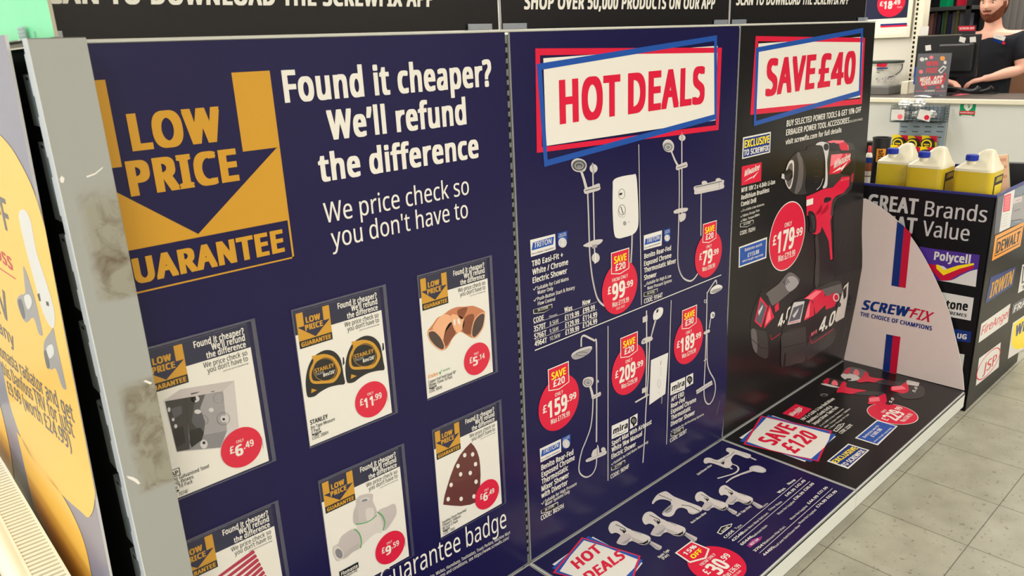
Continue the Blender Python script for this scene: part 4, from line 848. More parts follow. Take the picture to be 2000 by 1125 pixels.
# taps
star(b2, (1060, 860, 4.245), [(415, 800), (828, 1018), (640, 1260), (78, 1030)], [(325, 805), (812, 960), (770, 1150), (560, 1300), (80, 1100)][:2] + [(720, 1260), (82, 1100)], [(375, 795), (830, 995), (620, 1290), (76, 1062)],
     [(342, 832), (500, 880), (788, 990), (760, 1060), (690, 1130), (620, 1225), (400, 1180), (140, 1088), (230, 960)],
     ('HOT', (292, 1075), (500, 918), (225, 1012)), ('DEALS', (388, 1185), (692, 975), (330, 1112)), 0)
i = Ink(PB, base=.0006); i.z(1060, 860, 4.245)
TAP = [(545, 738), (555, 700), (578, 678), (622, 674), (700, 728), (790, 762), (872, 792), (893, 815), (872, 850), (845, 865), (800, 862), (745, 838), (712, 848), (688, 870), (640, 866), (612, 848), (645, 792), (605, 768), (568, 776)]
def tap(i, ox, oy, k):
    T = lambda L: [(ox + (x - 545) * k, oy + (y - 738) * k) for x, y in L]
    i.poly(T([(862, 842), (890, 832), (988, 880), (985, 898), (968, 914), (940, 905)]), 'shell', 0); i.poly(T([(862, 842), (878, 835), (978, 905), (968, 914)]), 'steel', 1)
    i.blob(T([(782, 850), (820, 862), (868, 848), (890, 808), (898, 830), (880, 862), (835, 874)]), 'dgrey', 1, 3)
    i.blob(T(TAP), 'tee', 2, 3); i.blob(T([(650, 790), (700, 775), (735, 800), (705, 850), (680, 866), (640, 864), (616, 846)]), 'shell', 3, 3)
    i.line(T([(605, 700), (680, 735), (690, 760), (668, 765), (640, 735)]), 6 * k, 'dark', 4); i.line(T([(735, 745), (825, 785)]), 4 * k, 'dark', 4); i.poly(T([(660, 738), (690, 760), (672, 778)]), 'dark', 4)
    i.blob(T([(790, 858), (850, 850), (880, 822), (893, 812), (888, 842), (850, 866), (815, 868)]), 'lgrey', 4, 3); i.blob(T([(838, 850), (862, 838), (872, 822), (866, 848)]), 'dark', 5, 3)
    i.line(T([(562, 745), (580, 700), (618, 686)]), 5 * k, 'white', 4, 3); i.poly(T([(745, 838), (800, 862), (845, 865), (872, 850), (880, 838), (830, 842), (740, 805), (735, 800)]), 'teed', 4); i.line(T([(630, 690), (700, 740), (790, 775), (868, 805)]), 7 * k, 'white', 4, 3); i.poly(T([(650, 860), (690, 860), (712, 845), (735, 800), (715, 815)]), 'steel', 5)
tap(i, 545, 738, 1); tap(i, 825, 662, 1.03); i.build('product_picture', b2, 'pair of basin taps')
i = Ink(PB, base=.0006); i.z(1060, 860, 4.245); tap(i, 1262, 480, .79); tap(i, 1460, 428, .81); i.build('product_picture', b2, 'pair of bath taps')
i = Ink(PB, base=.0006); i.z(1060, 860, 4.245)
i.blob([(905, 523), (920, 490), (955, 448), (1015, 424), (1050, 440), (1090, 468), (1200, 512), (1312, 555), (1312, 590), (1255, 615), (1212, 605), (1195, 575), (1150, 560), (1110, 575), (1085, 618), (1050, 636), (1000, 625), (992, 600), (1020, 570), (1065, 530), (1045, 502), (985, 490), (940, 505), (918, 528)], 'tee', 1, 3)
i.line([(960, 452), (1070, 498), (1050, 512)], 6, 'dark', 2); i.line([(1020, 570), (995, 605), (1060, 560)], 6, 'steel', 2); i.line([(1150, 538), (1215, 545), (1305, 590)], 7, 'dark', 2); i.blob([(1030, 560), (1075, 535), (1065, 590), (1015, 605)], 'steel', 2, 3); i.line([(1215, 600), (1260, 612), (1308, 590)], 4, 'dgrey', 2)
i.build('product_picture', b2, 'basin mono mixer tap')
i = Ink(PB, base=.0006); i.z(1060, 860, 4.245)
i.line([(1715, 140), (1770, 165)], 18, 'shell', 0); i.line([(1545, 225), (1570, 240)], 18, 'shell', 0)
i.blob([(1520, 88), (1528, 66), (1560, 66), (1640, 92), (1718, 118), (1722, 140), (1690, 150), (1610, 120), (1580, 130), (1560, 165), (1572, 195), (1560, 218), (1520, 232), (1450, 205), (1385, 188), (1350, 196), (1333, 178), (1345, 150), (1385, 146), (1440, 165), (1478, 152), (1525, 125), (1548, 108)], 'tee', 1, 3)
i.line([(1400, 168), (1470, 190), (1510, 160)], 4, 'dark', 2); i.line([(1590, 95), (1560, 125), (1510, 150)], 4, 'dark', 2); i.line([(1640, 100), (1705, 135)], 4, 'grey', 2); i.poly([(1475, 190), (1510, 175), (1500, 205)], 'dark', 2)
i.line([(1560, 195), (1610, 215), (1622, 245), (1590, 275), (1520, 298), (1448, 318)], 13, 'tee', 2, 4); i.line([(1520, 352), (1570, 315), (1640, 285), (1740, 250)], [10, 30, 34, 26], 'tee', 2, 4); i.line([(1540, 345), (1640, 292), (1730, 255)], 3, 'dark', 3)
i.blob([(1712, 235), (1735, 215), (1790, 212), (1845, 238), (1850, 262), (1820, 272), (1770, 265), (1725, 252)], 'shell', 3, 3); i.ell((1785, 242), 52, 20, 'lgrey', 4, .2)
i.build('product_picture', b2, 'bath and shower mixer with hand shower')
i = Ink(PB); i.z(1060, 860, 4.245)
for t, a, b, u in (('Bath/Shower Mixer', (1290, 292), (1408, 210), (1274, 280)), ('Basin Mono Mixer', (1238, 692), (1362, 605), (1222, 680)), ('Bath Taps (Pair)', (1615, 635), (1732, 552), (1600, 622)), ('Basin Taps', (970, 980), (1054, 915), (950, 966)), ('(Pair)', (1000, 992), (1050, 955), (980, 978))): i.text(t, a, b, 0, 'cream', 2, .025, up=u)
i.build('caption_text', b2); i = Ink(PB); i.z(1380, 900, 5)
i.line([(215, 760), (930, 166)], 6, 'lgrey', 1); i.line([(305, 799), (1010, 201)], 6, 'lgrey', 1); i.line([(517, 902), (1230, 270)], 6, 'lgrey', 1)
def row(t, a, b, h=30, bo=.03): i.text(t, a, b, h, 'cream', 2, bo)
row('CODE', (187, 762), (274, 688)); row('Type', (290, 672), (352, 632), 26, .0); row('Waste', (545, 465), (606, 420), 24, 0); row('Was', (710, 322), (776, 274)); row('Now', (808, 237), (876, 190))
row('42548', (262, 792), (365, 708)); row('Basin Mono Mixer Bathroom', (365, 708), (608, 515), 24, .005); row('Clicker Waste', (620, 490), (742, 404), 24, .005); row('£49.99', (785, 352), (876, 280)); row('£42.49', (885, 267), (972, 196))
row('60446', (348, 830), (455, 745)); row('Bathroom Basin', (465, 746), (598, 636), 24, .005); row('Waste Not Supplied', (705, 530), (866, 400), 24, .005); row('£36.99', (868, 387), (960, 312)); row('£30.99', (966, 300), (1056, 226))
row('37041', (476, 892), (576, 814)); row('Bathroom Pillar (Pair)', (580, 808), (774, 648), 24, .005); row('Waste Not Supplied', (828, 580), (990, 446), 24, .005); row('£44.99', (1002, 428), (1098, 347)); row('£37.99', (1102, 332), (1190, 263))
row('44405', (568, 932), (668, 848)); row('Dual Lever Bath/Shower Mixer', (675, 850), (920, 632), 24, .005); row('Waste Not Supplied', (912, 620), (1076, 482), 24, .005); row('£74.99', (1088, 462), (1180, 386)); row('£62.99', (1188, 374), (1280, 300))
i.poly([(100, 705), (142, 645), (252, 612), (240, 645), (140, 722)], 'cream', 1); i.poly([(112, 704), (147, 651), (242, 622), (234, 643), (140, 712)], 'dark', 2); i.text('IN STORE', (160, 700), (222, 650), 22, 'cream', 3, .02)
i.poly([(392, 830), (440, 772), (545, 738), (530, 775), (425, 850)], 'magenta', 1); i.text('NEXT DAY', (440, 830), (520, 768), 28, 'cream', 2, .03)
i.build('price_table', b2)
i = Ink(PB); c, r = i.circ3((1342.2, 1097.9), (1387.4, 1067.3), (1458.1, 1109.7))
roundel(PB, b2, c, r, '30', '99', 'Was £36.99', 'FROM ONLY', code='CODE: 60446', base=.0006)
i = Ink(PB, base=.0016); i.z(1060, 860, 4.245); i.poly([(1230, 838), (1385, 905), (1355, 985), (1220, 1022), (1095, 938)], 'cream', 1); i.poly([(1232, 850), (1368, 908), (1342, 975), (1220, 1008), (1113, 936)], 'red', 2)
i.text('15%', (1190, 962), (1282, 888), 0, 'cream', 3, .045, up=(1158, 940)); i.text('OFF', (1250, 990), (1332, 922), 0, 'byellow', 3, .045, up=(1216, 966)); i.build('saving_flag', b2)

# ------------------------------------------------------------------ header boards on top of the gondola
PH = Plane((0, .024, 0), (1, 0, 0), (0, 0, 1))
M_clip = film('clear_plastic_clip', (190, 196, 206), .16, .2, .42)
HB = [(-.935, -.0025, 'black header board above the price panel with the longest app slogan', [('SCAN TO DOWNLOAD THE SCREWFIX APP', (58, 6.5), (847, 13.5), 50)]),
      (.0035, .972, 'black header board in the middle, slogan about shopping over 50,000 products', [('SHOP OVER 50,000 PRODUCTS ON OUR APP', (1023, 18.3), (1395, 17.6), 30)]),
      (.978, 1.955, 'black header board at the far right end above the drill panel', [('SCAN TO DOWNLOAD THE SCREWFIX APP', (1437, 10.3), (1657, 8.3), 24)])]
for u0, u1, lab, tx in HB:
    t = thing('header_board', lab, 'sign board', ((u0 + u1) / 2, .024, 1.467), 'header boards on top of the gondola')
    i = Ink(PH); i.slab([(u0, 1.467), (u1, 1.467), (u1, 1.85), (u0, 1.85)], .005, 'black', M_edge, 'board', t)
    i = Ink(PH)
    for a in tx: i.text(*a, 'cream', 1, .05, .12)
    i.build('lettering', t)
    i = Ink(PH, base=.0003); i.face([(u0, 1.467), (u0 + .0018, 1.467), (u0 + .0018, 1.85), (u0, 1.85)], 'lgrey', 0); i.face([(u1 - .0018, 1.467), (u1, 1.467), (u1, 1.85), (u1 - .0018, 1.85)], 'lgrey', 0); i.build('cut_edge', t)
def clip_mesh(L=.05, h=.013):
    bm = bmesh.new(); box(bm, -L / 2, L / 2, -.0035, -.002, 0, h); box(bm, -L / 2, L / 2, -.0035, .010, -.0006, .0006)
    for k in range(4): box(bm, -L / 2, L / 2, -.0048, -.0035, .001 + k * h / 4, .001 + k * h / 4 + h * .12)
    return bm
clip0 = None
for px0, px1, lab in ((914, 960, 'clear ribbed sign clip left of the first gap between header boards'), (982, 1028, 'clear ribbed sign clip right of the first gap between header boards'), (1394, 1420, 'clear ribbed sign clip left of the gap over the black panel'), (1429, 1456, 'clear ribbed sign clip right of the gap over the black panel'), (1674, 1692, 'clear ribbed sign clip at the far right end of the header boards'), (107, 119, 'clear ribbed sign clip just right of the green header board')):
    a = on_y(px0, 55, .0195).x; b = on_y(px1, 55, .0195).x
    if px0 < 200: a -= .03
    if clip0 is None: clip0 = tag(obj('sign_clip', clip_mesh(), M_clip), lab, 'clip', 'clear clips holding the header boards'); o = clip0
    else: o = clip0.copy(); COL.objects.link(o); o['label'] = lab
    o.location = ((a + b) / 2, .0215, 1.4672); o.scale = ((b - a) / .05, 1, 1)

# ------------------------------------------------------------------ end gondola with the grey post
def post_mat():
    mt = bpy.data.materials.new('worn_grey_steel'); mt.use_nodes = True; nt = mt.node_tree; b = nt.nodes['Principled BSDF']; N = nt.nodes.new; L = nt.links.new
    tc = N('ShaderNodeTexCoord'); sep = N('ShaderNodeSeparateXYZ'); L(tc.outputs['Object'], sep.inputs[0])
    def band(z0, z1, z2, z3):
        a = N('ShaderNodeMapRange'); a.interpolation_type = 'SMOOTHSTEP'; a.inputs['From Min'].default_value = z0; a.inputs['From Max'].default_value = z1; L(sep.outputs[2], a.inputs['Value'])
        c = N('ShaderNodeMapRange'); c.interpolation_type = 'SMOOTHSTEP'; c.inputs['From Min'].default_value = z2; c.inputs['From Max'].default_value = z3; c.inputs['To Min'].default_value = 1; c.inputs['To Max'].default_value = 0; L(sep.outputs[2], c.inputs['Value'])
        m = N('ShaderNodeMath'); m.operation = 'MULTIPLY'; L(a.outputs[0], m.inputs[0]); L(c.outputs[0], m.inputs[1]); return m
    zs = [on_y(300, y, -.1).z for y in (575, 560, 400, 330)]; zt = [on_y(340, y, -.1).z for y in (945, 930, 740, 715)]
    b1, b2 = band(*zs), band(*zt)
    mx = N('ShaderNodeMath'); mx.operation = 'MAXIMUM'; L(b1.outputs[0], mx.inputs[0]); L(b2.outputs[0], mx.inputs[1])
    xm = N('ShaderNodeMapRange'); xm.inputs['From Min'].default_value = -.985; xm.inputs['From Max'].default_value = -.968; L(sep.outputs[0], xm.inputs['Value'])
    mm = N('ShaderNodeMath'); mm.operation = 'MULTIPLY'; L(mx.outputs[0], mm.inputs[0]); L(xm.outputs[0], mm.inputs[1])
    n = N('ShaderNodeTexNoise'); n.inputs['Scale'].default_value = 26; n.inputs['Detail'].default_value = 9; n.inputs['Roughness'].default_value = .62; n.inputs['Distortion'].default_value = .8; L(tc.outputs['Object'], n.inputs['Vector'])
    r = N('ShaderNodeMapRange'); r.inputs['From Min'].default_value = .46; r.inputs['From Max'].default_value = .74; L(n.outputs['Fac'], r.inputs['Value'])
    k = N('ShaderNodeMath'); k.operation = 'MULTIPLY'; L(mm.outputs[0], k.inputs[0]); L(r.outputs[0], k.inputs[1])
    c1 = N('ShaderNodeMix'); c1.data_type = 'RGBA'; c1.inputs[6].default_value = rgb(152, 152, 145); c1.inputs[7].default_value = rgb(142, 138, 122); L(mm.outputs[0], c1.inputs[0])
    c2 = N('ShaderNodeMix'); c2.data_type = 'RGBA'; c2.inputs[7].default_value = rgb(92, 76, 58); L(k.outputs[0], c2.inputs[0]); L(c1.outputs[2], c2.inputs[6])
    L(c2.outputs[2], b.inputs['Base Color']); b.inputs['Roughness'].default_value = .42; b.inputs['Specular IOR Level'].default_value = .4
    return mt
eg = thing('end_gondola', 'grey slotted steel end frame with brown tape stains, left of the navy panel', 'shelving', (-.96, .4, ZF))
XF = -1.0
post = bmesh.new()
box(post, XF, -.924, -.1, -.0975, ZF, 1.4665)            # wide side plate
lip = B(XF - .0016, XF + .0005, -.1004, -.078, ZF, 1.4665)  # front lip
for k in range(17):                                        # punched tabs along the lip
    z = -.02 + k * .088
    box(lip, XF - .0018, XF + .0004, -.078, -.0725, z, z + .058)
box(post, -.926, -.924, -.0975, -.06, ZF, 1.4665); box(post, XF, -.924, -.1, -.06, 1.4645, 1.4665)
obj('upright', post, post_mat(), eg, bevel=.0009); obj('edge_lip', lip, mat('daylit_lip', (196, 198, 198), .35), eg)  # lip in a lighter grey that paints daylight onto the edge
zg = [on_y(x, y, -.08).z for x, y in ((66, 268), (104, 458), (145, 636), (184, 797), (215, 950), (247, 1100))]
gaps = [1.43] + zg + [zg[-1] - .15, zg[-1] - .30, zg[-1] - .45, ZF]
ch = bmesh.new()
for a, b in zip(gaps, gaps[1:]):
    box(ch, XF + .0012, XF + .011, -.0715, -.018, b + .012, a - .012)
    obj('slot_hole', B(XF + .0006, XF + .002, -.050, -.036, a - .020, a - .016), M_slot, eg)
obj('slot_strip', ch, M_strip, eg, bevel=.0015)
obj('recess_shade', B(XF + .013, XF + .036, -.096, .85, ZF, 1.455), M_slot, eg)  # black filler: the dark of the recess behind the board, as colour
obj('upright', B(XF, -.925, .86, .90, ZF, 1.4665), M_steel, eg)
obj('top_rail', B(XF - .001, -.925, -.06, .86, 1.4645, 1.4665), M_steelw, eg)
# torn tape left on the post
i = Ink(Plane((0, -.1, 0), (1, 0, 0), (0, 0, 1)), base=.0002)
for L in ([(116, 350), (120, 343), (126, 348), (124, 357), (119, 357)], [(247, 929), (258, 931), (268, 936), (274, 944), (270, 946), (262, 940), (250, 934)], [(168, 344), (185, 338), (200, 326), (201, 328), (186, 341), (170, 347)], [(280, 745), (284, 742), (297, 747), (294, 751)]):
    i.poly(L, 'cream', 1)
i.build('tape_remnant', eg)

pa = on_y(10, 75, -.05); pb_ = on_y(215, 1125, -.05)
PL = Plane(pa, (0, -1, 0), pa - pb_)
yb = thing('promotion_board', 'grey and orange-yellow radiator valve board left of the grey post', 'sign board', (pb_.x, .4, ZF))
i = Ink(PL); i.slab([(-.97, -1.42), (0, -1.42), (0, .005), (-.97, .005)], .004, 'lilac', M_edge, 'board', yb)
i = Ink(PL)
def sp(L, n=4): return [(p.x, p.y) for p in smooth_pts(L, n)]
i.poly(sp([(-60, 215), (-25, 240), (0, 263), (25, 292), (51, 338), (66, 372), (79, 412), (89, 446)]) + [(131, 672), (160, 822)] + sp([(186.5, 962), (184, 990), (178, 1006), (171, 1010), (160, 1000), (121, 965), (70, 905), (45, 862), (20, 790), (5, 720), (-12, 660), (-60, 560)]), 'sun', 1)
i.poly([(33, 843)] + sp([(80, 905), (121, 965), (150, 1020), (168, 1070), (180, 1128)]) + [(150, 1150), (67, 992)], 'sun', 1)
i.poly(sp([(-10, 770), (0, 790), (13, 844), (22, 890), (28, 935)]) + [(10, 905), (-20, 870)], 'sun', 1)
i.build('colour_field', yb)
i = Ink(PL)
i.text('OFF', (-24, 425), (24.5, 457), 62, 'slate', 2, .03); i.text('Danfoss', (-46, 470), (27, 530), 30, 'crimson', 2, .03, .15); i.line([(-10, 517), (32, 545)], 2.5, 'crimson', 2)
i.text('TRV', (-32, 578), (24, 636), 60, 'slate', 2, .02)
i.text('Buy any', (-32, 616), (31, 681), 28, 'slate', 2, .02); i.text('Flomasta radiator and get', (-3, 692), (147, 826), 27, 'slate', 2, .02); i.text('this Danfoss TRV for just', (7, 730), (147, 856), 27, 'slate', 2, .02); i.text('£9.99 (worth £24.99)', (18, 768), (142, 882), 27, 'slate', 2, .02)
i.build('lettering', yb)
i = Ink(PL)
i.blob([(38, 425), (42, 410), (52, 412), (62, 435), (72, 490), (88, 540), (106, 600), (108, 632), (102, 640), (85, 610), (66, 540), (50, 480)], 'white', 2, 3)
i.poly([(74, 575), (78, 572), (81, 588), (78, 588)], 'dark', 3); i.poly([(91, 588), (96, 590), (97, 598), (92, 596)], 'dark', 3)
i.blob([(46, 520), (52, 530), (62, 560), (72, 595), (82, 640), (84, 655), (76, 650), (66, 620), (52, 630), (40, 610), (34, 585), (42, 575), (50, 572), (48, 545)], 'steel', 2, 3); i.blob([(48, 580), (58, 575), (64, 590), (56, 605)], 'white', 3, 3); i.blob([(36, 590), (42, 585), (50, 615), (46, 622)], 'slate', 3, 3)
i.blob([(88, 665), (98, 650), (105, 640), (110, 665), (118, 700), (128, 745), (130, 760), (122, 755), (110, 720), (100, 722), (90, 705), (86, 685)], 'steel', 2, 3); i.blob([(92, 680), (103, 672), (107, 690), (98, 700)], 'white', 3, 3); i.blob([(87, 690), (92, 685), (98, 715), (93, 718)], 'slate', 3, 3)
i.build('product_picture', yb)
# green header over the end frame
PG = Plane((-.962, 0, 0), (0, -1, 0), (0, 0, 1))
gu, gv = PG.uv(104.5, 60); gh = thing('header_board', 'bright green header board at the top left corner, over the grey post', 'sign board', (-.962, .3, 1.468), 'header boards on top of the gondola')
M_greenb = mat('green_board', (118, 222, 164), .3, .45)
i = Ink(PG); i.slab([(gu - .95, 1.468), (gu, 1.468), (gu, 1.86), (gu - .95, 1.86)], .005, M_greenb, mat('board_core', (168, 160, 140), .7), 'board', gh)
gc = tag(obj('sign_clip', clip_mesh(.042, .022), M_clip), 'clear ribbed sign clip at the foot of the green header board', 'clip', 'clear clips holding the header boards')
gc.rotation_euler = (0, 0, math.radians(-90)); cu = PG.uv(50, 60)[0]; gc.location = (-.9645, -cu, 1.4672)

# ------------------------------------------------------------------ radiator below the promotion board
rad = thing('panel_radiator', 'cream panel radiator with slatted top grille standing before the orange-yellow board', 'radiator', (-1.12, .5, ZF))
M_rad = mat('radiator_cream', (232, 226, 204), .35, .5, nz=.01)
y0, y1, zt = .105, 1.15, .5
xr = [on_z(0, 905, zt).x, on_z(152, 1125, zt).x]; XA = -1.079; XW = -1.136
gr = bmesh.new()
box(gr, XW - .001, XW + .004, y0, y1, zt - .012, zt); box(gr, XA - .004, XA + .001, y0, y1, zt - .012, zt)
n = 66
for k in range(n):
    y = y0 + (y1 - y0) * (k + .5) / n; box(gr, XW + .003, XA - .003, y - .0048, y + .0044, zt - .007, zt - .001)
box(gr, XW, XA, y0 - .006, y0 + .014, zt - .012, zt)
obj('top_grille', gr, M_rad, rad)
fp = bmesh.new(); box(fp, XW - .035, XW - .022, y0 - .004, y1, -.0, zt - .02)
for k in range(26):
    y = y0 + .02 + k * .04; box(fp, XW - .037, XW - .035, y, y + .016, .03, zt - .05)
obj('front_panel', fp, M_rad, rad, bevel=.004)
obj('top_roll', tube(bmesh.new(), [(XW - .012, y0 - .004, zt - .022), (XW - .012, y1, zt - .022)], .0235, 16), M_rad, rad, smooth=True)
obj('back_panel', B(XA - .014, XA - .003, y0, y1, 0, zt - .013), M_rad, rad, bevel=.003); obj('grille_shade', B(XW - .01, XA - .02, y0 + .004, y1 - .004, .02, zt - .03), M_slot, rad)  # black block inside paints the shade between the grille slats
for y in (y0 - .006, y1): obj('side_cover', B(XW - .032, XA, y, y + .006, .0, zt - .012), M_rad, rad, bevel=.002)
for y in (y0 + .1, y1 - .1): obj('foot', B(XW - .02, XA - .01, y - .02, y + .02, ZF, .0), M_rad, rad)
st = obj('sticker', B(XW - .0384, XW - .0372, .18, .5, .24, .455), mat('pink_sticker', (232, 60, 110), .35), rad, label='pink sticker')
# ------------------------------------------------------------------ curved end board on the base shelf
PE = Plane((2.004, 0, 0), (0, -1, 0), (0, 0, 1))
eb = thing('end_board', 'white quarter-round board with blue and red stripes at the far end of the base shelf', 'sign board', (2.004, -.25, 0))
out = [(1647, 703)] + [(1689, 389)] + sp([(1690, 388), (1710, 399), (1735, 416), (1757, 436), (1780, 464), (1802, 498), (1827, 546), (1850, 600), (1863, 648), (1873, 690), (1880, 728), (1883, 762.5)], 5)
i = Ink(PE); uvs = [PE.uv(*p) for p in out]; uvs[0] = (.0, .001); uvs[1] = (.0, uvs[1][1])
i.slab([(u, max(v, .0006)) for u, v in uvs], .004, mat('end_board_white', (220, 202, 194), .32, .35), 'white', 'board', eb)
i = Ink(PE); i.poly([(1752.5, 432), (1766, 442), (1755.5, 560.5), (1741, 557.5)], 'royal', 1); i.poly([(1766, 442), (1779.5, 456.5), (1769, 562.5), (1755.5, 560.5)], 'crimson', 1); i.build('stripe', eb); i = Ink(PE)
i.poly([(1731, 652.5), (1744, 655), (1737.5, 727), (1724, 723.5)], 'royal', 1); i.poly([(1744, 655), (1759, 657.8), (1751, 730.5), (1737.5, 727)], 'crimson', 1); i.build('stripe', eb)
i = Ink(PE); i.text('SCREW', (1682.5, 604), (1772, 619), 19, 'royal', 2, .055, .18); i.text('FIX', (1776, 620), (1815, 629.5), 20.5, 'crimson', 2, .02, .35); i.poly([(1771, 603), (1790, 605.5), (1789, 609), (1770, 606.5)], 'crimson', 2)
i.text('THE CHOICE OF CHAMPIONS', (1680, 616.5), (1820, 645.8), 8, 'royal', 2, .045); i.build('lettering', eb)

# ------------------------------------------------------------------ dump bin of bargains
BX0, BX1, BY0, BY1, BZ = 2.031, 2.735, -.506, .24, .81
bin_ = thing('dump_bin', 'black square bargain bin covered with brand stickers, holding yellow bottles', 'display bin', (2.38, -.15, ZF))
M_binb = mat('bin_black_board', (20, 17, 19), .3, .2); M_bino = mat('bin_olive_black', (62, 62, 52), .34, .5); M_binblue = mat('bin_blue_rim', (34, 40, 112), .3, .5)
bm = bmesh.new(); t_ = .008
box(bm, BX0, BX0 + t_, BY0, BY1, ZF, BZ - .006); box(bm, BX0, BX1, BY0, BY0 + t_, ZF, BZ - .006); box(bm, BX1 - t_, BX1, BY0, BY1, ZF, BZ - .006); box(bm, BX0, BX1, BY1 - t_, BY1, ZF, BZ - .006)
obj('bin_wall', bm, M_binb, bin_, bevel=.003)
bm = bmesh.new(); r_ = .010
for a in ((BX0 - .002, BX0 + r_, BY0 - .002, BY1 + .002), (BX1 - r_, BX1 + .002, BY0 - .002, BY1 + .002), (BX0 + r_, BX1 - r_, BY0 - .002, BY0 + r_), (BX0 + r_, BX1 - r_, BY1 - r_, BY1 + .002)): box(bm, *a, BZ - .009, BZ)
for a in ((BX0 + t_, BX0 + t_ + .002, BY0 + t_, BY1 - t_), (BX1 - t_ - .002, BX1 - t_, BY0 + t_, BY1 - t_), (BX0 + t_, BX1 - t_, BY0 + t_, BY0 + t_ + .002), (BX0 + t_, BX1 - t_, BY1 - t_ - .002, BY1 - t_)): box(bm, *a, .62, BZ - .004)
obj('blue_rim', bm, M_binblue, bin_)
ZS = .668; ZR = ZS + .0008
obj('inner_shelf', B(BX0 + .012, BX1 - .012, BY0 + .012, BY1 - .012, ZS - .012, ZS), M_binblue, bin_)
PF = Plane((BX0, 0, 0), (0, -1, 0), (0, 0, 1)); PS_ = Plane((0, BY0, 0), (1, 0, 0), (0, 0, 1))
i = Ink(PF); i.text('GREAT', (1694, 408), (1791.5, 419.5), 29.5, 'lgrey', 2, .045); i.text('Brands', (1805, 421.6), (1926.5, 434.5), 29.5, 'lgrey', 2, .012)
i.text('GREAT', (1686, 446), (1789, 457), 29.5, 'lgrey', 2, .045); i.text('Value', (1800.5, 460), (1892, 471), 29.5, 'lgrey', 2, .012); i.build('lettering', bin_)
def sticker(fn, plane=PS_, lab=None):
    i = Ink(plane); fn(i); i.build('logo_sticker', bin_, lab)
def s_poly(i):
    i.z(1800, 370, 5.625); i.poly([(-20, 625), (50, 640), (640, 720), (595, 1070), (215, 1003), (-20, 960)], 'purple', 1)
    i.poly(sp([(160, 1000), (320, 998), (440, 940), (540, 895), (614, 878)]) + [(595, 1070), (215, 1003)], 'white', 2); i.poly([(50, 810), (160, 830), (235, 935), (400, 870), (580, 835), (570, 865), (420, 930), (310, 998), (215, 1000), (150, 930)], 'crimson', 3)
    i.poly([(160, 826), (190, 828), (245, 885), (400, 835), (575, 808), (578, 828), (420, 870), (240, 942), (165, 870)], 'byellow', 4); i.poly([(160, 824), (245, 845), (290, 880), (245, 888), (190, 835)], 'white', 3); i.text('Polycell', (134, 772), (532, 816), 92, 'white', 3, .045)
def s_tone(i):
    i.z(1800, 540, 5.625); i.poly([(-60, 120), (575, 235), (540, 485), (-90, 370)], 'white', 1); i.text('tone', (262, 350), (503, 378), 98, 'black', 2, .05); i.text('SUPREMES', (200, 396), (490, 446), 33, 'black', 2, .03, .2)
def s_ug(i):
    i.z(1800, 540, 5.625); i.poly([(250, 555), (548, 607), (533, 728), (230, 680)], 'royal', 1); i.text('UG', (388, 678), (492, 692), 55, 'white', 2, .055)
def s_w(i):
    i.z(1800, 540, 5.625); i.poly([(330, 832), (472, 857), (446, 1060), (320, 1040)], 'white', 1)
def s_dw(i):
    i.z(1800, 370, 5.625); i.poly([(808, 510), (1127, 353), (1082, 622), (770, 787)], 'orange', 1); i.poly([(828, 540), (1108, 400), (1070, 600), (797, 740)], 'black', 2); i.poly([(832, 552), (1103, 415), (1068, 590), (803, 726)], 'orange', 3); i.text('DEWALT', (812, 708), (1066, 572), 128, 'black', 4, .05)
def s_ir(i):
    i.z(1800, 540, 5.625); i.poly([(757, 8), (1036, -112), (1000, 100), (700, 296)], 'royal', 1); i.text('IRWIN', (737, 245), (985, 80), 170, 'yellow', 2, .045, .15)
def s_rw(i):
    i.z(1800, 540, 5.625); i.poly([(1105, -127), (1400, -260), (1370, 0), (1055, 186)], 'white', 1); i.ring([(1112, -110), (1390, -240), (1370, -80), (1095, 80)], [(1122, -90), (1378, -212), (1360, -92), (1108, 55)], 'slate', 2); i.text('TOOLS', (1085, 150), (1380, -10), 40, 'slate', 2, .02)
def s_fr(i):
    i.z(1800, 540, 5.625); i.poly([(1000, 310), (1300, 110), (1280, 240), (985, 420)], 'slate', 1); i.text('FRANKE', (1003, 400), (1270, 232), 78, 'white', 2, .03, .2)
def s_fa(i):
    i.z(1800, 540, 5.625); i.poly([(655, 520), (975, 296), (945, 500), (622, 731)], 'white', 1); i.text('FireAngel', (648, 652), (945, 445), 100, 'red', 2, .012, .25)
def s_wd(i):
    i.z(1800, 540, 5.625); i.poly([(1000, 510), (1320, 300), (1290, 690), (945, 906)], 'white', 1); i.poly([(1013, 520), (1305, 325)] + sp([(1290, 560), (1250, 680), (1150, 760), (1080, 795), (1020, 792), (985, 745), (990, 680)]), 'byellow', 2); i.text('WD-40', (1018, 668), (1280, 490), 130, 'royal', 3, .05)
def s_jsp(i):
    i.z(1820, 620, 5.357); i.poly([(492, 428), (720, 259), (697, 520), (458, 716)], 'white', 1); i.text('JSP', (528, 595), (668, 482), 112, 'red', 3, .015)
    c = i.map(593, 482); a = i.map(705, 420); h = i.vlen((593, 482), 132); w_ = a[0] - c[0] + .003
    P = lambda k, s: (c[0] + w_ * s * math.cos(2 * math.pi * k / 40), c[1] + h * s * math.sin(2 * math.pi * k / 40))
    for k in range(40): i.face([P(k, 1), P(k + 1, 1), P(k + 1, .93), P(k, .93)], 'red', 2)
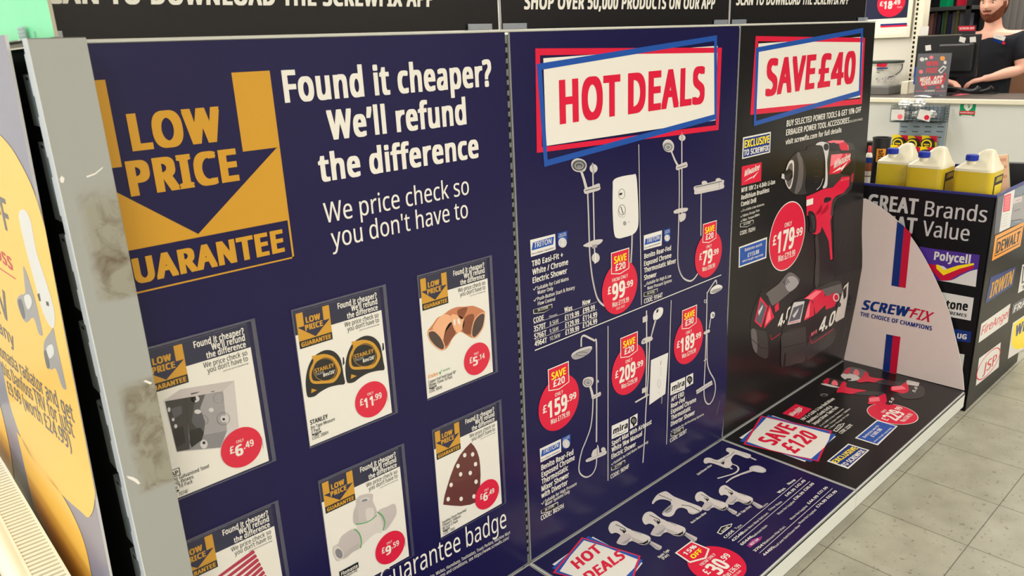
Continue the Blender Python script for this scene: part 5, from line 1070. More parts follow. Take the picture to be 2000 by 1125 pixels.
def s_leaf(i):
    i.z(1800, 370, 5.625); i.poly([(838, 60), (905, 30), (850, 475), (795, 500)], 'slate', 1); i.poly([(908, 28), (1026, -20), (967, 415), (850, 472)], 'white', 2); i.poly([(905, 70), (980, 40), (965, 232), (890, 250)], 'red', 3); i.poly([(914, 82), (970, 58), (957, 222), (900, 236)], 'pink', 4)
    for k in range(4): i.line([(912 - k * 4, 115 + k * 34), (965 - k * 4, 95 + k * 34)], 5, 'red', 5)
    for k in range(5): i.line([(885 - k * 4, 285 + k * 32), (950 - k * 4, 262 + k * 32)], 3, 'grey', 3)
    i.poly([(1026, -20), (1250, -110), (1200, 330), (967, 415)], 'bluegrey', 2); i.blob([(1012, 95), (1130, 60), (1125, 320), (990, 350), (1000, 220)], 'steel', 3, 3); i.line([(1020, 80), (1200, 30)], 10, 'slate', 4); i.poly([(1000, 100), (1100, 75), (1095, 130), (1000, 160)], 'lgrey', 4); i.line([(1012, 240), (1080, 215)], 8, 'slate', 4); i.line([(985, 345), (1100, 330)], 14, 'slate', 4); i.line([(1030, 125), (1085, 108)], 6, 'red', 5)
for f in (s_poly, s_tone, s_ug, s_w): sticker(f, PF)
for f in (s_dw, s_ir, s_rw, s_fr, s_fa, s_wd, s_jsp): sticker(f)
sticker(s_leaf)
# yellow bottles
M_hdpe = mat('milky_plastic', (220, 212, 184), .38, .4); M_yel = mat('yellow_liquid', (204, 176, 38), .3, .4, nz=.05, nscale=5); M_cap = mat('blue_cap', (26, 52, 164), .38, .4); M_lab = mat('bottle_label', (44, 42, 38), .5); M_laby = mat('bottle_label_yellow', (222, 196, 50), .5)
def rrect(bm, w, d, r, z, ox=0, oy=0, seg=5):
    vs = []
    for cx, cy, a0 in ((w - r, d - r, 0), (-w + r, d - r, 90), (-w + r, -d + r, 180), (w - r, -d + r, 270)):
        for k in range(seg): a = math.radians(a0 + 90 * k / (seg - 1)); vs.append(bm.verts.new((cx + r * math.cos(a) + ox, cy + r * math.sin(a) + oy, z)))
    return vs
def loft(bm, rings, mi=0):
    for a, b in zip(rings, rings[1:]):
        n = len(a)
        for k in range(n): bm.faces.new((a[k], a[(k + 1) % n], b[(k + 1) % n], b[k])).material_index = mi
    bm.faces.new(rings[0][::-1]).material_index = mi; bm.faces.new(rings[-1]).material_index = mi
def make_bottle():
    root = thing('screenwash_bottle', 'x', 'bottle', (0, 0, 0), 'yellow bottles in the dump bin')
    bm = bmesh.new(); loft(bm, [rrect(bm, .066, .064, .02, 0), rrect(bm, .074, .070, .022, .008), rrect(bm, .075, .071, .022, .12), rrect(bm, .075, .071, .022, .218)])
    obj('filled_body', bm, M_yel, root, smooth=True)
    bm = bmesh.new(); loft(bm, [rrect(bm, .0752, .0712, .022, .2182), rrect(bm, .074, .070, .022, .228), rrect(bm, .064, .060, .02, .238, .004, -.001), rrect(bm, .050, .048, .020, .252, .014, -.008), rrect(bm, .038, .037, .018, .267, .020, -.013), rrect(bm, .029, .027, .014, .281, .023, -.017), rrect(bm, .023, .020, .011, .291, .025, -.020), rrect(bm, .012, .011, .007, .296, .026, -.021)])
    obj('shoulder', bm, M_hdpe, root, smooth=True)
    bm = bmesh.new(); lathe(bm, [(.014, 0), (.0165, .012), (.0165, .030), (.013, .034)], 24, (-.040, .018, .232)); obj('neck', bm, M_hdpe, root, smooth=True)
    bm = bmesh.new(); lathe(bm, [(.0195, 0), (.021, .002), (.021, .021), (.0195, .0235), (.001, .0235)], 28, (-.040, .018, .257))
    for k in range(28):
        a = 2 * math.pi * k / 28; box(bm, -.0006, .0006, -.0008, .0008, .002, .020, 0, None, (-.040 + .0212 * math.cos(a), .018 + .0212 * math.sin(a), .257))
    obj('cap', bm, M_cap, root)
    bm = B(-.045, .055, -.0722, -.0711, .06, .20); obj('label_panel', bm, M_lab, root)
    lb = bmesh.new(); box(lb, -.035, .05, -.0728, -.0722, .10, .165)
    for k in range(4): box(lb, -.030 + k * .004, .045, -.0728, -.0722, .178 + k * .0045, .180 + k * .0045)
    obj('label_print', lb, M_laby, root)
    return root
def copy_tree(o):
    c = o.copy(); COL.objects.link(c)
    for ch in o.children:
        d = ch.copy(); COL.objects.link(d); d.parent = c
    return c
bot = make_bottle(); XB = 2.135
for k, (pc, lab) in enumerate(((1839, 'yellow bottle with blue cap, the middle one in the bin'), (1937, 'yellow bottle with blue cap standing apart, nearest the peach box'), (1776, 'yellow bottle with blue cap nearest the black tube, partly behind another'))):
    o = bot if k == 0 else copy_tree(bot)
    yc = on_x(pc, 355, XB - .075).y
    dx = (0, .0, .045)[k]
    o.location = (XB + dx, yc + .071 + (0, 0, .022)[k], ZR); o['label'] = lab; o.rotation_euler = (0, 0, math.radians((0, 0, 4)[k]))
# other goods in the bin
def at_x(px, py, x): return on_x(px, py, x)
pt = at_x(1723, 268, 2.36); M_blk = mat('black_plastic', (26, 26, 27), .45, .4)
tb = thing('storage_tube', 'black round tube with an orange label, behind the leftmost yellow bottle', 'tube', (pt.x, pt.y, ZR))
rt = 1494.5 / 3.25; rr_ = 17.5 / rt
bm = bmesh.new(); lathe(bm, [(rr_ - .004, ZR), (rr_, ZR + .003), (rr_, pt.z - .006), (rr_ + .0015, pt.z - .006), (rr_ + .0015, pt.z), (rr_ - .006, pt.z), (rr_ - .006, pt.z - .012), (.002, pt.z - .012)], 36, (pt.x, pt.y, 0)); obj('tube_body', bm, M_blk, tb, smooth=True)
bm = bmesh.new(); zl1, zl0 = at_x(1720, 291, 2.32).z, at_x(1720, 317, 2.32).z; N_ = 10
a0, a1 = math.radians(176), math.radians(234); vs = []
for k in range(N_ + 1):
    a = a0 + (a1 - a0) * k / N_; c_, s_ = math.cos(a) * (rr_ + .0006), math.sin(a) * (rr_ + .0006); vs.append((bm.verts.new((pt.x + c_, pt.y + s_, zl0)), bm.verts.new((pt.x + c_, pt.y + s_, zl1))))
for a, b in zip(vs, vs[1:]): bm.faces.new((a[0], b[0], b[1], a[1]))
obj('label_panel', bm, INK['orange'], tb)
am = (a0 + a1) / 2; T_ = Plane((pt.x + math.cos(am) * (rr_ + .0024), pt.y + math.sin(am) * (rr_ + .0024), 0), (-math.sin(am), math.cos(am), 0), (0, 0, 1))
i = Ink(T_); vs_, fs_ = text_mesh('site', .03); xs = [v[0] for v in vs_]; k_ = (zl1 - zl0) * .86 / (max(xs) - min(xs)); zc_ = (zl0 + zl1) / 2
nv = [i.bm.verts.new(((v[1] - .27) * k_, zc_ - (v[0] - (max(xs) + min(xs)) / 2) * k_, .0004 + v[2])) for v in vs_]; mi_ = i.mi('black')
for f in fs_: i.bm.faces.new([nv[j] for j in f]).material_index = mi_
i.build('lettering', tb)
p_ = at_x(1699, 277, 2.45); bm = bmesh.new(); lathe(bm, [(.029, ZR), (.03, p_.z - .003), (.027, p_.z), (.001, p_.z)], 28, (p_.x + .02, p_.y + .012, 0)); tag(obj('tube', bm, M_blk, smooth=True), 'plain black cylinder left of the orange-labelled tube, mostly hidden', 'tube')
p_ = at_x(1699.5, 285, 2.3); can = thing('spray_can', 'small can with a red cap and blue label at the left end of the bin', 'spray can', (p_.x, p_.y, ZR)); zz = lambda y: at_x(1699, y, 2.3).z
bm = bmesh.new(); lathe(bm, [(.0135, ZR), (.0145, ZR + .004), (.0145, zz(318)), (.0145, zz(306)), (.012, zz(300)), (.0075, zz(298))], 24, (p_.x, p_.y, 0)); obj('can_body', bm, mat('can_white', (226, 222, 206), .4), can, smooth=True)
bm = bmesh.new(); lathe(bm, [(.0075, zz(298)), (.0075, zz(286)), (.006, zz(285)), (.001, zz(285))], 20, (p_.x, p_.y, 0)); obj('cap', bm, mat('red_cap', (212, 36, 48), .4), can, smooth=True)
for y0_, y1_, mm in ((307, 318, INK['royal']), (318, 345, INK['copperd'])):
    bm = bmesh.new(); lathe(bm, [(.0147, zz(y1_)), (.0147, zz(y0_))], 24, (p_.x, p_.y, 0)); obj('label_panel', bm, mm, can, smooth=True)
bm = bmesh.new(); lathe(bm, [(.0149, zz(343)), (.0149, zz(334))], 24, (p_.x, p_.y, 0)); obj('label_stripe', bm, INK['tee'], can, smooth=True)
p_ = at_x(1972, 306, 2.33); pb2 = thing('peach_box', 'leaning peach-coloured box with a mint green edge, right of the bottles', 'box', (p_.x, p_.y, ZR))
M_peach = mat('peach_card', (238, 196, 166), .5); M_mint = mat('mint_card', (150, 206, 166), .5)
RB = Matrix.Rotation(math.radians(-10), 3, 'X') @ Matrix.Rotation(math.radians(20), 3, 'Z')
zb = p_.z - ZR; bm = bmesh.new(); box(bm, -.012, .012, -.05, .05, .012, zb, 0, RB, (p_.x + .02, p_.y + .02, ZR)); obj('carton', bm, M_peach, pb2, bevel=.001)
bm = bmesh.new(); box(bm, -.0125, .0125, -.0515, -.0500, .012, zb + .0005, 0, RB, (p_.x + .02, p_.y + .02, ZR)); obj('mint_edge', bm, M_mint, pb2)
bm = bmesh.new()
for z_ in (.62, .78, .9): box(bm, -.0135, -.012, -.042, .03, z_ * zb, z_ * zb + .012, 0, RB, (p_.x + .02, p_.y + .02, ZR))
obj('print_bar', bm, mat('peach_dark', (214, 160, 132), .5), pb2)
p_ = at_x(1992, 320, 2.56); bm = bmesh.new(); box(bm, -.02, .02, -.05, .05, 0, p_.z - ZR, 0, Matrix.Rotation(math.radians(20), 3, 'Z'), (p_.x + .03, p_.y + .012, ZR)); tag(obj('dark_box', bm, M_blk, bevel=.003), 'dark box behind the peach-coloured box in the bin', 'box')

# ------------------------------------------------------------------ trade counter
CX, CZ = 4.45, .974
M_cfront = mat('counter_white_panel', (206, 207, 200), .45, .4, nz=.015, nscale=3); M_ctop = mat('counter_dark_top', (92, 84, 76), .4, .4, nz=.12, nscale=40); M_lip = mat('counter_cream_edge', (226, 218, 194), .4)
ct = thing('trade_counter', 'long white-fronted trade counter with a dark top and cream edge', 'counter', (4.75, 0, ZF))
bm = B(CX - .005, 5.02, -1.9, 2.6, CZ - .024, CZ); box(bm, 5.02, 5.125, on_x(1800, 60, 5.14).y, 2.6, CZ - .024, CZ); obj('counter_top', bm, M_ctop, ct)
obj('front_edge', B(CX - .022, CX - .004, -1.9, 2.6, CZ - .03, CZ + .0015), M_lip, ct, bevel=.005)
ys = on_x(1852, 230, CX).y
for a, b in ((-1.9, ys - .002 - .75), (ys - .75 + .001, ys - .0015), (ys + .0015, 2.6)): obj('front_panel', B(CX, CX + .018, a, b, ZF + .08, CZ - .026), M_cfront, ct, bevel=.001)
obj('kick_board', B(CX + .04, CX + .05, -1.9, 2.6, ZF, ZF + .09), M_plinth, ct)
obj('carcass', B(CX + .02, CX + .04, -1.9, 2.6, ZF + .08, CZ - .026), M_plinth, ct)
# partition wall with framed poster behind the counter
WX = 5.14; yw = on_x(1800, 60, WX).y
struct('wall_partition', B(WX, WX + .1, yw + .06, YB, ZF, ZC), M_wall)
sl = thing('slotted_upright', 'cream slotted steel upright at the end of the wall behind the counter', 'upright', (WX, yw, ZF))
bm = B(WX - .012, WX + .1, yw - .005, yw + .058, ZF, 2.6)
for k in range(46):
    z = .95 + k * .034; box(bm, WX - .0135, WX - .011, yw + .036, yw + .05, z, z + .02, 1)
obj('upright_body', bm, [M_lip, M_slot], sl)
PW = Plane((WX - .014, 0, 0), (0, -1, 0), (0, 0, 1))
fr = thing('framed_poster', 'framed navy and white poster with a red price circle on the cream wall', 'poster', (WX - .014, 1.4, 1.3))
u1, v0 = PW.uv(1777, 72); i = Ink(PW, base=.0144); i.slab([(u1 - .62, v0), (u1, v0), (u1, v0 + .86), (u1 - .62, v0 + .86)], .014, M_lip, M_lip, 'frame', fr)
i = Ink(PW, base=.0144); f0 = .022
i.face([(u1 - .6, v0 + f0), (u1 - f0, v0 + f0), (u1 - f0, v0 + .84), (u1 - .6, v0 + .84)], mat('poster_paper', (232, 224, 208), .35), 0)
nv_ = PW.uv(1740, 36)[1]; i.face([(u1 - .6, nv_), (u1 - f0 - .008, nv_), (u1 - f0 - .008, v0 + .83), (u1 - .6, v0 + .83)], INK['greyband'], 1)
i.poly([(1721, 47), (1773, 44.5), (1773, 48), (1721, 50.5)], 'royal', 2); i.poly([(1721, 50.5), (1773, 48), (1773, 51.5), (1721, 54)], 'red', 2); i.build('print', fr)
i = Ink(PW, base=.0148); c = PW.uv(1742, 5); i.disc(c, PW.uv(1742, 33)[1] * -1 + c[1], 'red', 1); i.text('£', (1719.5, 12), (1726.5, 12), 9, 'cream', 2, .03); i.text('18', (1727, 17.5), (1743.5, 17), 15, 'cream', 2, .05); i.text('.49', (1744, 9.5), (1759.5, 8.5), 9, 'cream', 2, .04); i.text('Each', (1754, 15.5), (1763, 15), 3, 'cream', 2, .0); i.build('price_roundel', fr)
# things on the counter
tp = on_x(1732, 165, 4.85); z1_ = on_x(1732, 122, 4.85).z; sc_ = 1494.5 / 5.25
tray = tag(obj('grey_tray', B(4.70, 4.98, tp.y - .08, tp.y + .30, CZ + .0006, tp.z - .005), mat('tray_grey', (104, 102, 98), .5), bevel=.006), 'low dark grey tray under the white paint tub on the counter', 'tray')
br_ = on_x(1762, 165, 4.85); tag(obj('cream_ledge', B(4.78, 5.10, on_x(1781, 165, 4.85).y, br_.y - .02, CZ + .0006, on_x(1765, 158, 4.85).z), M_lip, bevel=.004), 'cream ledge beside the paint tub, against the slotted upright', 'ledge')
tub = thing('paint_tub', 'white paint tub with a dark green lid on the counter', 'tub', (4.85, tp.y + .03, tp.z))
rt_ = 34 / sc_; cy_ = on_x(1728, 140, 4.85).y; bm = bmesh.new(); z0_ = tp.z - .004
lathe(bm, [(rt_ * .86, z0_), (rt_ * .88, z0_ + .004), (rt_ * .97, z1_ - .012), (rt_ * 1.02, z1_ - .012), (rt_ * 1.02, z1_ - .004), (rt_ * .95, z1_ - .003)], 44, (4.85, cy_, 0)); obj('tub_body', bm, mat('tub_white', (222, 219, 206), .4), tub, smooth=True)
bm = bmesh.new(); lathe(bm, [(rt_ * 1.01, z1_ - .003), (rt_ * 1.07, z1_ - .002), (rt_ * 1.07, z1_ + .010), (rt_ * 1.03, z1_ + .013), (rt_ * .96, z1_ + .010), (.001, z1_ + .010)], 44, (4.85, cy_, 0)); obj('lid', bm, mat('lid_green', (44, 56, 50), .4), tub, smooth=True)
hd = bmesh.new(); tube(hd, smooth_pts([(4.85, cy_ - rt_ * 1.03, z1_ - .015), (4.82, cy_ - rt_ * 1.10, z1_ - .05), (4.76, cy_ - rt_ * .98, z1_ - .085), (4.72, cy_ - rt_ * .7, z1_ - .10)], 5), .004, 8); obj('handle', hd, mat('lid_green', (0, 0, 0)), tub, smooth=True)
PT = Plane((4.85 - rt_ * 1.01, 0, 0), (0, -1, 0), (0, 0, 1)); i = Ink(PT, base=.002)
i.poly([(1713, 124), (1734, 124), (1730, 131), (1712, 130)], 'crimson', 1); i.poly([(1712, 132.5), (1734, 132), (1734, 134.5), (1712, 135)], 'royal', 1); i.poly([(1712, 137), (1727, 137), (1727, 138.2), (1712, 138.2)], 'slate', 1); i.poly([(1712, 140.5), (1718, 140.5), (1718, 142), (1712, 142)], 'slate', 1)
i.poly([(1709, 147.6), (1755, 146.6), (1755, 147.3), (1709, 148.3)], 'lgrey', 1)
for x in (1711, 1722, 1733, 1740): i.poly([(x, 152), (x + 4, 151.8), (x + 4, 157), (x, 157.2)], 'lgrey', 1); i.poly([(x + .6, 153), (x + 3, 152.8), (x + 3, 155), (x + .6, 155.2)], 'slate', 2)
i.build('label_print', tub)
# monitor seen from behind
mo = thing('monitor', 'black computer monitor seen from behind, with white stickers, on the counter', 'monitor', (4.80, .66, CZ))
MX = 4.80; c1 = on_x(1793.5, 70, MX); c2 = on_x(1906, 151, MX); my0, my1 = c2.y, c1.y; mz0, mz1 = c2.z, on_x(1850, 68.5, MX).z
M_mon = mat('monitor_black', (24, 24, 26), .42, .4); M_mon2 = mat('monitor_dark_grey', (30, 29, 30), .38, .4)
obj('back_shell', B(MX - .012, MX + .018, my0, my1, mz0, mz1), M_mon, mo, bevel=.006)
q0, q1 = on_x(1898, 140, MX - .02), on_x(1836, 86, MX - .02)
obj('rear_bulge', B(MX - .04, MX - .010, q0.y, q1.y, q0.z, q1.z), M_mon2, mo, bevel=.010); obj('vent_ridge', B(MX - .043, MX - .038, q0.y + .03, q1.y - .005, q1.z - .016, q1.z - .006), mat('monitor_grey', (96, 94, 92), .35), mo, bevel=.002)
obj('screen', B(MX + .018, MX + .020, my0 + .012, my1 - .012, mz0 + .014, mz1 - .012), mat('screen_glass', (30, 34, 44), .15, .5), mo)
obj('stand_neck', B(MX - .030, MX - .012, (my0 + my1) / 2 - .03, (my0 + my1) / 2 + .03, CZ + .008, mz0 + .06), M_mon, mo, bevel=.004)
obj('stand_base', B(MX - .07, MX + .09, (my0 + my1) / 2 - .09, (my0 + my1) / 2 + .09, CZ, CZ + .010), M_mon, mo, bevel=.004)
obj('top_glint', B(MX - .0135, MX + .012, my0 + .12, my1, mz1 - .002, mz1 + .003), mat('monitor_edge_lit', (126, 118, 104), .3), mo)  # pale strip paints the light caught by the top bezel
PM = Plane((MX - .012, 0, 0), (0, -1, 0), (0, 0, 1))
for qd in ([(1807, 89), (1818, 87.5), (1819, 98), (1808, 99.5)], [(1875, 71), (1887, 74), (1884, 84), (1873, 81)], [(1894, 72.5), (1906, 71.5), (1906.5, 82), (1894.5, 83)]):
    i = Ink(PM, base=.0012); i.poly(qd, 'white', 0); i.build('white_sticker', mo)
sg = thing('red_sign', 'small red and black sign standing on top of the monitor', 'sign', (MX, my0 + .06, mz1))
a_, b_ = on_x(1871, 50.5, MX - .004), on_x(1905, 66, MX - .004); obj('sign_board', B(MX - .006, MX - .001, b_.y, a_.y, mz1 + .0002, a_.z), M_mon, sg)
i = Ink(Plane((MX - .006, 0, 0), (0, -1, 0), (0, 0, 1))); i.poly([(1871.5, 50.8), (1904.5, 50.2), (1904.5, 60), (1873, 60.5)], 'crimson', 1); i.text('SCREEN OFF', (1874, 57.6), (1903, 57), 4, 'cream', 2, .03); i.build('sign_print', sg)
tag(obj('note_card', B(MX + .03, MX + .033, on_x(1810, 60, MX).y, on_x(1793, 60, MX).y, mz1 - .05, on_x(1800, 52, MX).z), INK['white']), 'small white note card standing left above the monitor', 'card')
# leaflet in a clear stand
LX = 4.56; PLf = Plane((LX, 0, 0), (0, -1, 0), (0, 0, 1)); qd = [PLf.uv(*p) for p in ((1795, 105.5), (1855.5, 105), (1848, 186), (1784, 187))]
lf = thing('leaflet_stand', 'dark grey prize-draw leaflet in a clear stand at the front of the counter', 'leaflet', (LX, .68, CZ))
lu0, lu1 = qd[3][0], qd[2][0]; lz1 = qd[0][1]
i = Ink(PLf); i.slab([(lu0, CZ + .004), (lu1, CZ + .004), (lu1 + .004, lz1), (lu0 + .004, lz1)], .001, INK['slate'], INK['slate'], 'leaflet', lf)
i = Ink(PLf)
i.text('WIN', (1808.5, 129), (1832, 128.5), 9.5, 'red', 2, .055); i.text('FREE', (1808, 143), (1831, 142), 10, 'red', 2, .055)
i.poly([(1794, 151), (1846, 146), (1848, 152), (1843, 165), (1798, 169), (1795, 160)], 'crimson', 1); i.text('MEGA', (1797, 159.5), (1817.5, 157), 8, 'cream', 2, .055); i.text('APP', (1823, 156.5), (1841.5, 154.5), 7.5, 'cream', 2, .055); i.text('GIVEAWAY', (1799, 167.5), (1840, 163), 8, 'cream', 2, .055)
for c, rx, ry, col in (((1801, 116), 4.5, 4, 'white'), ((1809, 115), 3, 2.5, 'white'), ((1819, 112), 4, 3.5, 'pink'), ((1841, 114), 5, 4.5, 'orange'), ((1846, 122), 3, 3.5, 'white'), ((1799, 140), 4, 4, 'pink'), ((1807, 171.5), 3.5, 3, 'red'), ((1832, 171), 4, 3, 'red'), ((1841, 168), 2.5, 4, 'lgrey'), ((1846, 146), 2, 4, 'red')): i.ell(c, rx, ry, col, 1)
i.poly([(1832, 138), (1842, 128), (1849, 131), (1838, 144)], 'white', 1); i.poly([(1835, 138), (1842, 131), (1846, 133), (1838, 141)], 'slate', 2)
i.line([(1788, 178), (1806, 178)], 1, 'pink', 1); i.line([(1828, 178), (1848, 177)], 1, 'pink', 1); i.text('SCREWFIX', (1806, 179.5), (1826, 179), 3.6, 'cream', 2, .03); i.build('leaflet_print', lf)
M_acr = film('clear_acrylic', (240, 244, 250), .07, .06, .02)
i = Ink(PLf, base=.004); i.face([(lu0 - .003, CZ + .001), (lu1 + .003, CZ + .001), (lu1 + .007, lz1 + .004), (lu0 + .001, lz1 + .004)], M_acr, 0); i.build('clear_front', lf)
ba = bmesh.new(); box(ba, LX - .07, LX + .02, -lu1 - .003, -lu0 + .003, CZ + .0002, CZ + .0022); obj('clear_foot', ba, M_acr, lf)
tag(obj('blue_card', B(LX + .04, LX + .042, on_x(1791, 150, LX + .04).y, on_x(1785, 150, LX + .04).y, on_x(1787, 165, LX + .04).z, on_x(1787, 131, LX + .04).z), INK['blue']), 'narrow blue card standing left of the dark leaflet', 'card')
bmf = bmesh.new(); a_ = on_z(1800, 184, CZ); tube(bmf, smooth_pts([(4.50, on_x(1786, 180, 4.5).y, CZ + .008), (4.49, on_x(1800, 180, 4.5).y, CZ + .012), (4.49, on_x(1812, 180, 4.5).y, CZ + .010), (4.485, on_x(1822, 180, 4.5).y, CZ + .006)], 4), [.004] + [.007] * 11 + [.003], 8)
tag(obj('silver_packet', bmf, mat('silver_film', (214, 214, 216), .25, .5, .6), smooth=True), 'small silver packet lying in front of the dark leaflet', 'packet')
for (p0, p1, col, lab) in (((1846, 183), (1878, 187), 'pink', 'pink and white leaflet lying flat on the counter'), ((1856, 180), (1890, 183.5), 'lgrey', 'grey leaflet lying flat behind the pink one')):
    a_, b_ = on_z(*p0, CZ), on_z(*p1, CZ); x_ = sorted((a_.x, b_.x)); y_ = sorted((a_.y, b_.y))
    x_[0] = max(x_[0], CX + .01); dz_ = .0012 if col == 'pink' else .0
    tag(obj('flat_leaflet', B(x_[0], x_[1], y_[0], y_[1], CZ + .0002 + dz_, CZ + .0012 + dz_), INK[col]), lab, 'leaflet')
def handset(name, pts, rads, lab):
    tag(obj(name, tube(bmesh.new(), smooth_pts(pts, 6), [r for r in rads], 12), M_mon, smooth=True), lab, 'scanner')
def on_c(px, py, x, dz=0): p = on_x(px, py, x); return (p.x, p.y, max(p.z, CZ + .012 + dz))
def interp(rs, n): return [rs[min(int(k * (len(rs) - 1) / (n - 1)), len(rs) - 2)] + (rs[min(int(k * (len(rs) - 1) / (n - 1)) + 1, len(rs) - 1)] - rs[min(int(k * (len(rs) - 1) / (n - 1)), len(rs) - 2)]) * ((k * (len(rs) - 1) / (n - 1)) % 1) for k in range(n)]
handset('barcode_scanner', [on_c(1852, 172, 4.66), on_c(1872, 174, 4.65), on_c(1892, 178, 4.64), on_c(1905, 177, 4.64), on_c(1913, 170, 4.65, .014)], interp([.012, .012, .016, .018, .020], 25), 'black barcode scanner lying on the counter before the monitor')
handset('barcode_scanner', [on_c(1905, 180, 4.80), on_c(1920, 178, 4.80), on_c(1932, 175, 4.80), on_c(1938, 170, 4.80, .01)], interp([.012, .014, .018, .016], 19), 'second black barcode scanner, right of the first and nearer the assistant')
kb = thing('keyboard', 'black keyboard under the hands of the assistant behind the monitor', 'keyboard', (4.98, .58, CZ))
obj('keyboard_base', B(4.90, 5.012, .36, .78, CZ + .0004, CZ + .008), M_mon, kb, bevel=.003)
bm = bmesh.new()
for r in range(5):
    for k in range(18): box(bm, 4.905 + r * .021, 4.922 + r * .021, .375 + k * .022, .393 + k * .022, CZ + .008, CZ + .0095)
obj('keys', bm, M_mon2, kb)
# hanging on the counter front
gp = thing('pegboard', 'blue-grey slotted panel on the counter front, below the wire basket', 'display panel', (CX - .006, .66, .6))
ga, gb = on_x(1757, 243, CX - .006), on_x(1848, 243, CX - .006); gy0, gy1 = gb.y, ga.y
bm = B(CX - .006, CX - .001, gy0, gy1, .42, CZ - .05); 
for (yy, xs_) in ((247, (1760, 1784, 1807, 1831)), (256.5, (1758, 1781, 1805, 1829)), (267.5, (1757, 1779, 1802, 1826))):
    for x in xs_: a_ = on_x(x, yy, CX - .006); box(bm, CX - .0068, CX - .005, a_.y - .042, a_.y, a_.z - .004, a_.z + .002, 1)
obj('panel_sheet', bm, [mat('panel_blue_grey', (148, 164, 178), .4), mat('slot_dark', (60, 64, 70), .6)], gp)
aed = thing('green_sign', 'green and white sign with a heart on the counter front', 'sign', (CX, .38, .9))
PCf = Plane((CX, 0, 0), (0, -1, 0), (0, 0, 1)); au0, av1 = PCf.uv(1876.5, 199.5); au1, av0 = PCf.uv(1903.5, 227)
i = Ink(PCf, base=.0014); i.slab([(au0, av0), (au1, av0), (au1, av1), (au0, av1)], .001, INK['sgreen'], INK['white'], 'sign_board', aed)
aw, ah = au1 - au0, av1 - av0; i = Ink(PCf, base=.0016, frame=(au0, av1, aw))
i.blob([(.5, .60), (.30, .42), (.24, .24), (.32, .10), (.45, .12), (.52, .20), (.60, .10), (.74, .10), (.80, .24), (.72, .42)], 'white', 1); i.poly([(.60, .18), (.48, .34), (.56, .34), (.50, .48), (.68, .28), (.58, .29), (.66, .18)], 'sgreen', 2)
i.poly([(0, .60), (1, .60), (1, .84), (0, .84)], 'crimson', 1); i.text('Defibrillator', (.06, .76), (.94, .76), .10, 'white', 2, .03); i.poly([(.16, .90), (.84, .90), (.84, 1.0), (.16, 1.0)], 'white', 1); i.build('sign_print', aed)
wb = thing('wire_basket', 'dark wire basket of silver packets hung on the counter front', 'basket', (CX - .08, .68, .85))
wy0, wy1 = on_x(1847, 225, CX - .08).y, on_x(1748, 225, CX - .08).y; wz0, wz1 = on_x(1800, 240, CX - .15).z, on_x(1800, 208, CX - .15).z; wx0, wx1 = CX - .155, CX - .028; wz1 = min(wz1, .938)
bm = bmesh.new(); R1 = .0017
def wire(a, b): tube(bm, [a, b], R1, 5)
ny, nz_, nx = 13, 6, 6
for k in range(ny + 1):
    y = wy0 + (wy1 - wy0) * k / ny; wire((wx0, y, wz0), (wx0, y, wz1)); wire((wx1, y, wz0), (wx1, y, wz1)); wire((wx0, y, wz0), (wx1, y, wz0))
for k in range(nz_ + 1):
    z = wz0 + (wz1 - wz0) * k / nz_
    for x in (wx0, wx1): wire((x, wy0, z), (x, wy1, z))
    for y in (wy0, wy1): wire((wx0, y, z), (wx1, y, z))
for k in range(nx + 1):
    x = wx0 + (wx1 - wx0) * k / nx; wire((x, wy0, wz0), (x, wy1, wz0))
    for y in (wy0, wy1): wire((x, y, wz0), (x, y, wz1))
obj('wire_mesh', bm, mat('basket_wire', (58, 66, 66), .4, .5, .5), wb)
for k, (px, py) in enumerate(((1751, 213), (1790, 217))):
    cd0 = Plane((wx0 - .004, 0, 0), (0, -1, 0), (0, 0, 1)); i = Ink(cd0, base=.001)
    Q = [[(1742, 214.5), (1767, 214), (1765.5, 235), (1739.5, 234)], [(1797, 213), (1821, 217.5), (1815, 238), (1790.5, 231.5)]][k]
    i.poly(Q, 'white', 0); c = [(1758, 228), (1810, 229.5)][k]; r_c = cd0.uv(c[0], c[1] - 5)[1] - cd0.uv(*c)[1]; i.disc(cd0.uv(*c), r_c, ('pink', 'red')[k], 1)
    for j in range(2): i.line([(Q[0][0] + 2, Q[0][1] + 3 + j * 3), (Q[0][0] + 14, Q[0][1] + 4 + j * 3)], .6, 'lgrey', 1)
    o = i.build('price_ticket', wb)
def crumple(name, c, s, seed, lab):
    bm = bmesh.new(); bmesh.ops.create_icosphere(bm, subdivisions=3, radius=1); rn = random.Random(seed)
    ph = [rn.uniform(0, 6) for _ in range(6)]
    for v in bm.verts:
        p = v.co.copy(); f = 1 + .12 * math.sin(7 * p.x + ph[0]) * math.sin(6 * p.y + ph[1]) + .10 * math.sin(11 * p.z + ph[2] + 4 * p.x) + rn.uniform(-.05, .05)
        v.co = V3((p.x * s[0] * f + c[0], p.y * s[1] * f + c[1], p.z * s[2] * f + c[2]))
    tag(obj(name, bm, mat('foil_film', (206, 206, 202), .28, .5, .35)), lab, 'packet', 'silver packets in the wire basket')
xm = (wx0 + wx1) / 2; dy = (wy1 - wy0)
for k, (fy, fz, lab) in enumerate(((.80, .36, 'silver packet low at the left end of the wire basket'), (.53, .36, 'silver packet low in the middle of the wire basket'), (.80, .95, 'silver packet heaped on top at the left of the wire basket'), (.53, 1.00, 'silver packet heaped highest over the wire basket'), (.27, .36, 'silver packet low towards the right of the wire basket'))):
    crumple('foil_packet', (xm, wy0 + dy * fy, wz0 + .004 + (wz1 - wz0) * fz + .008), (.042, .036, .026) if fz < .5 else (.046, .042, .03), k + 3, lab)
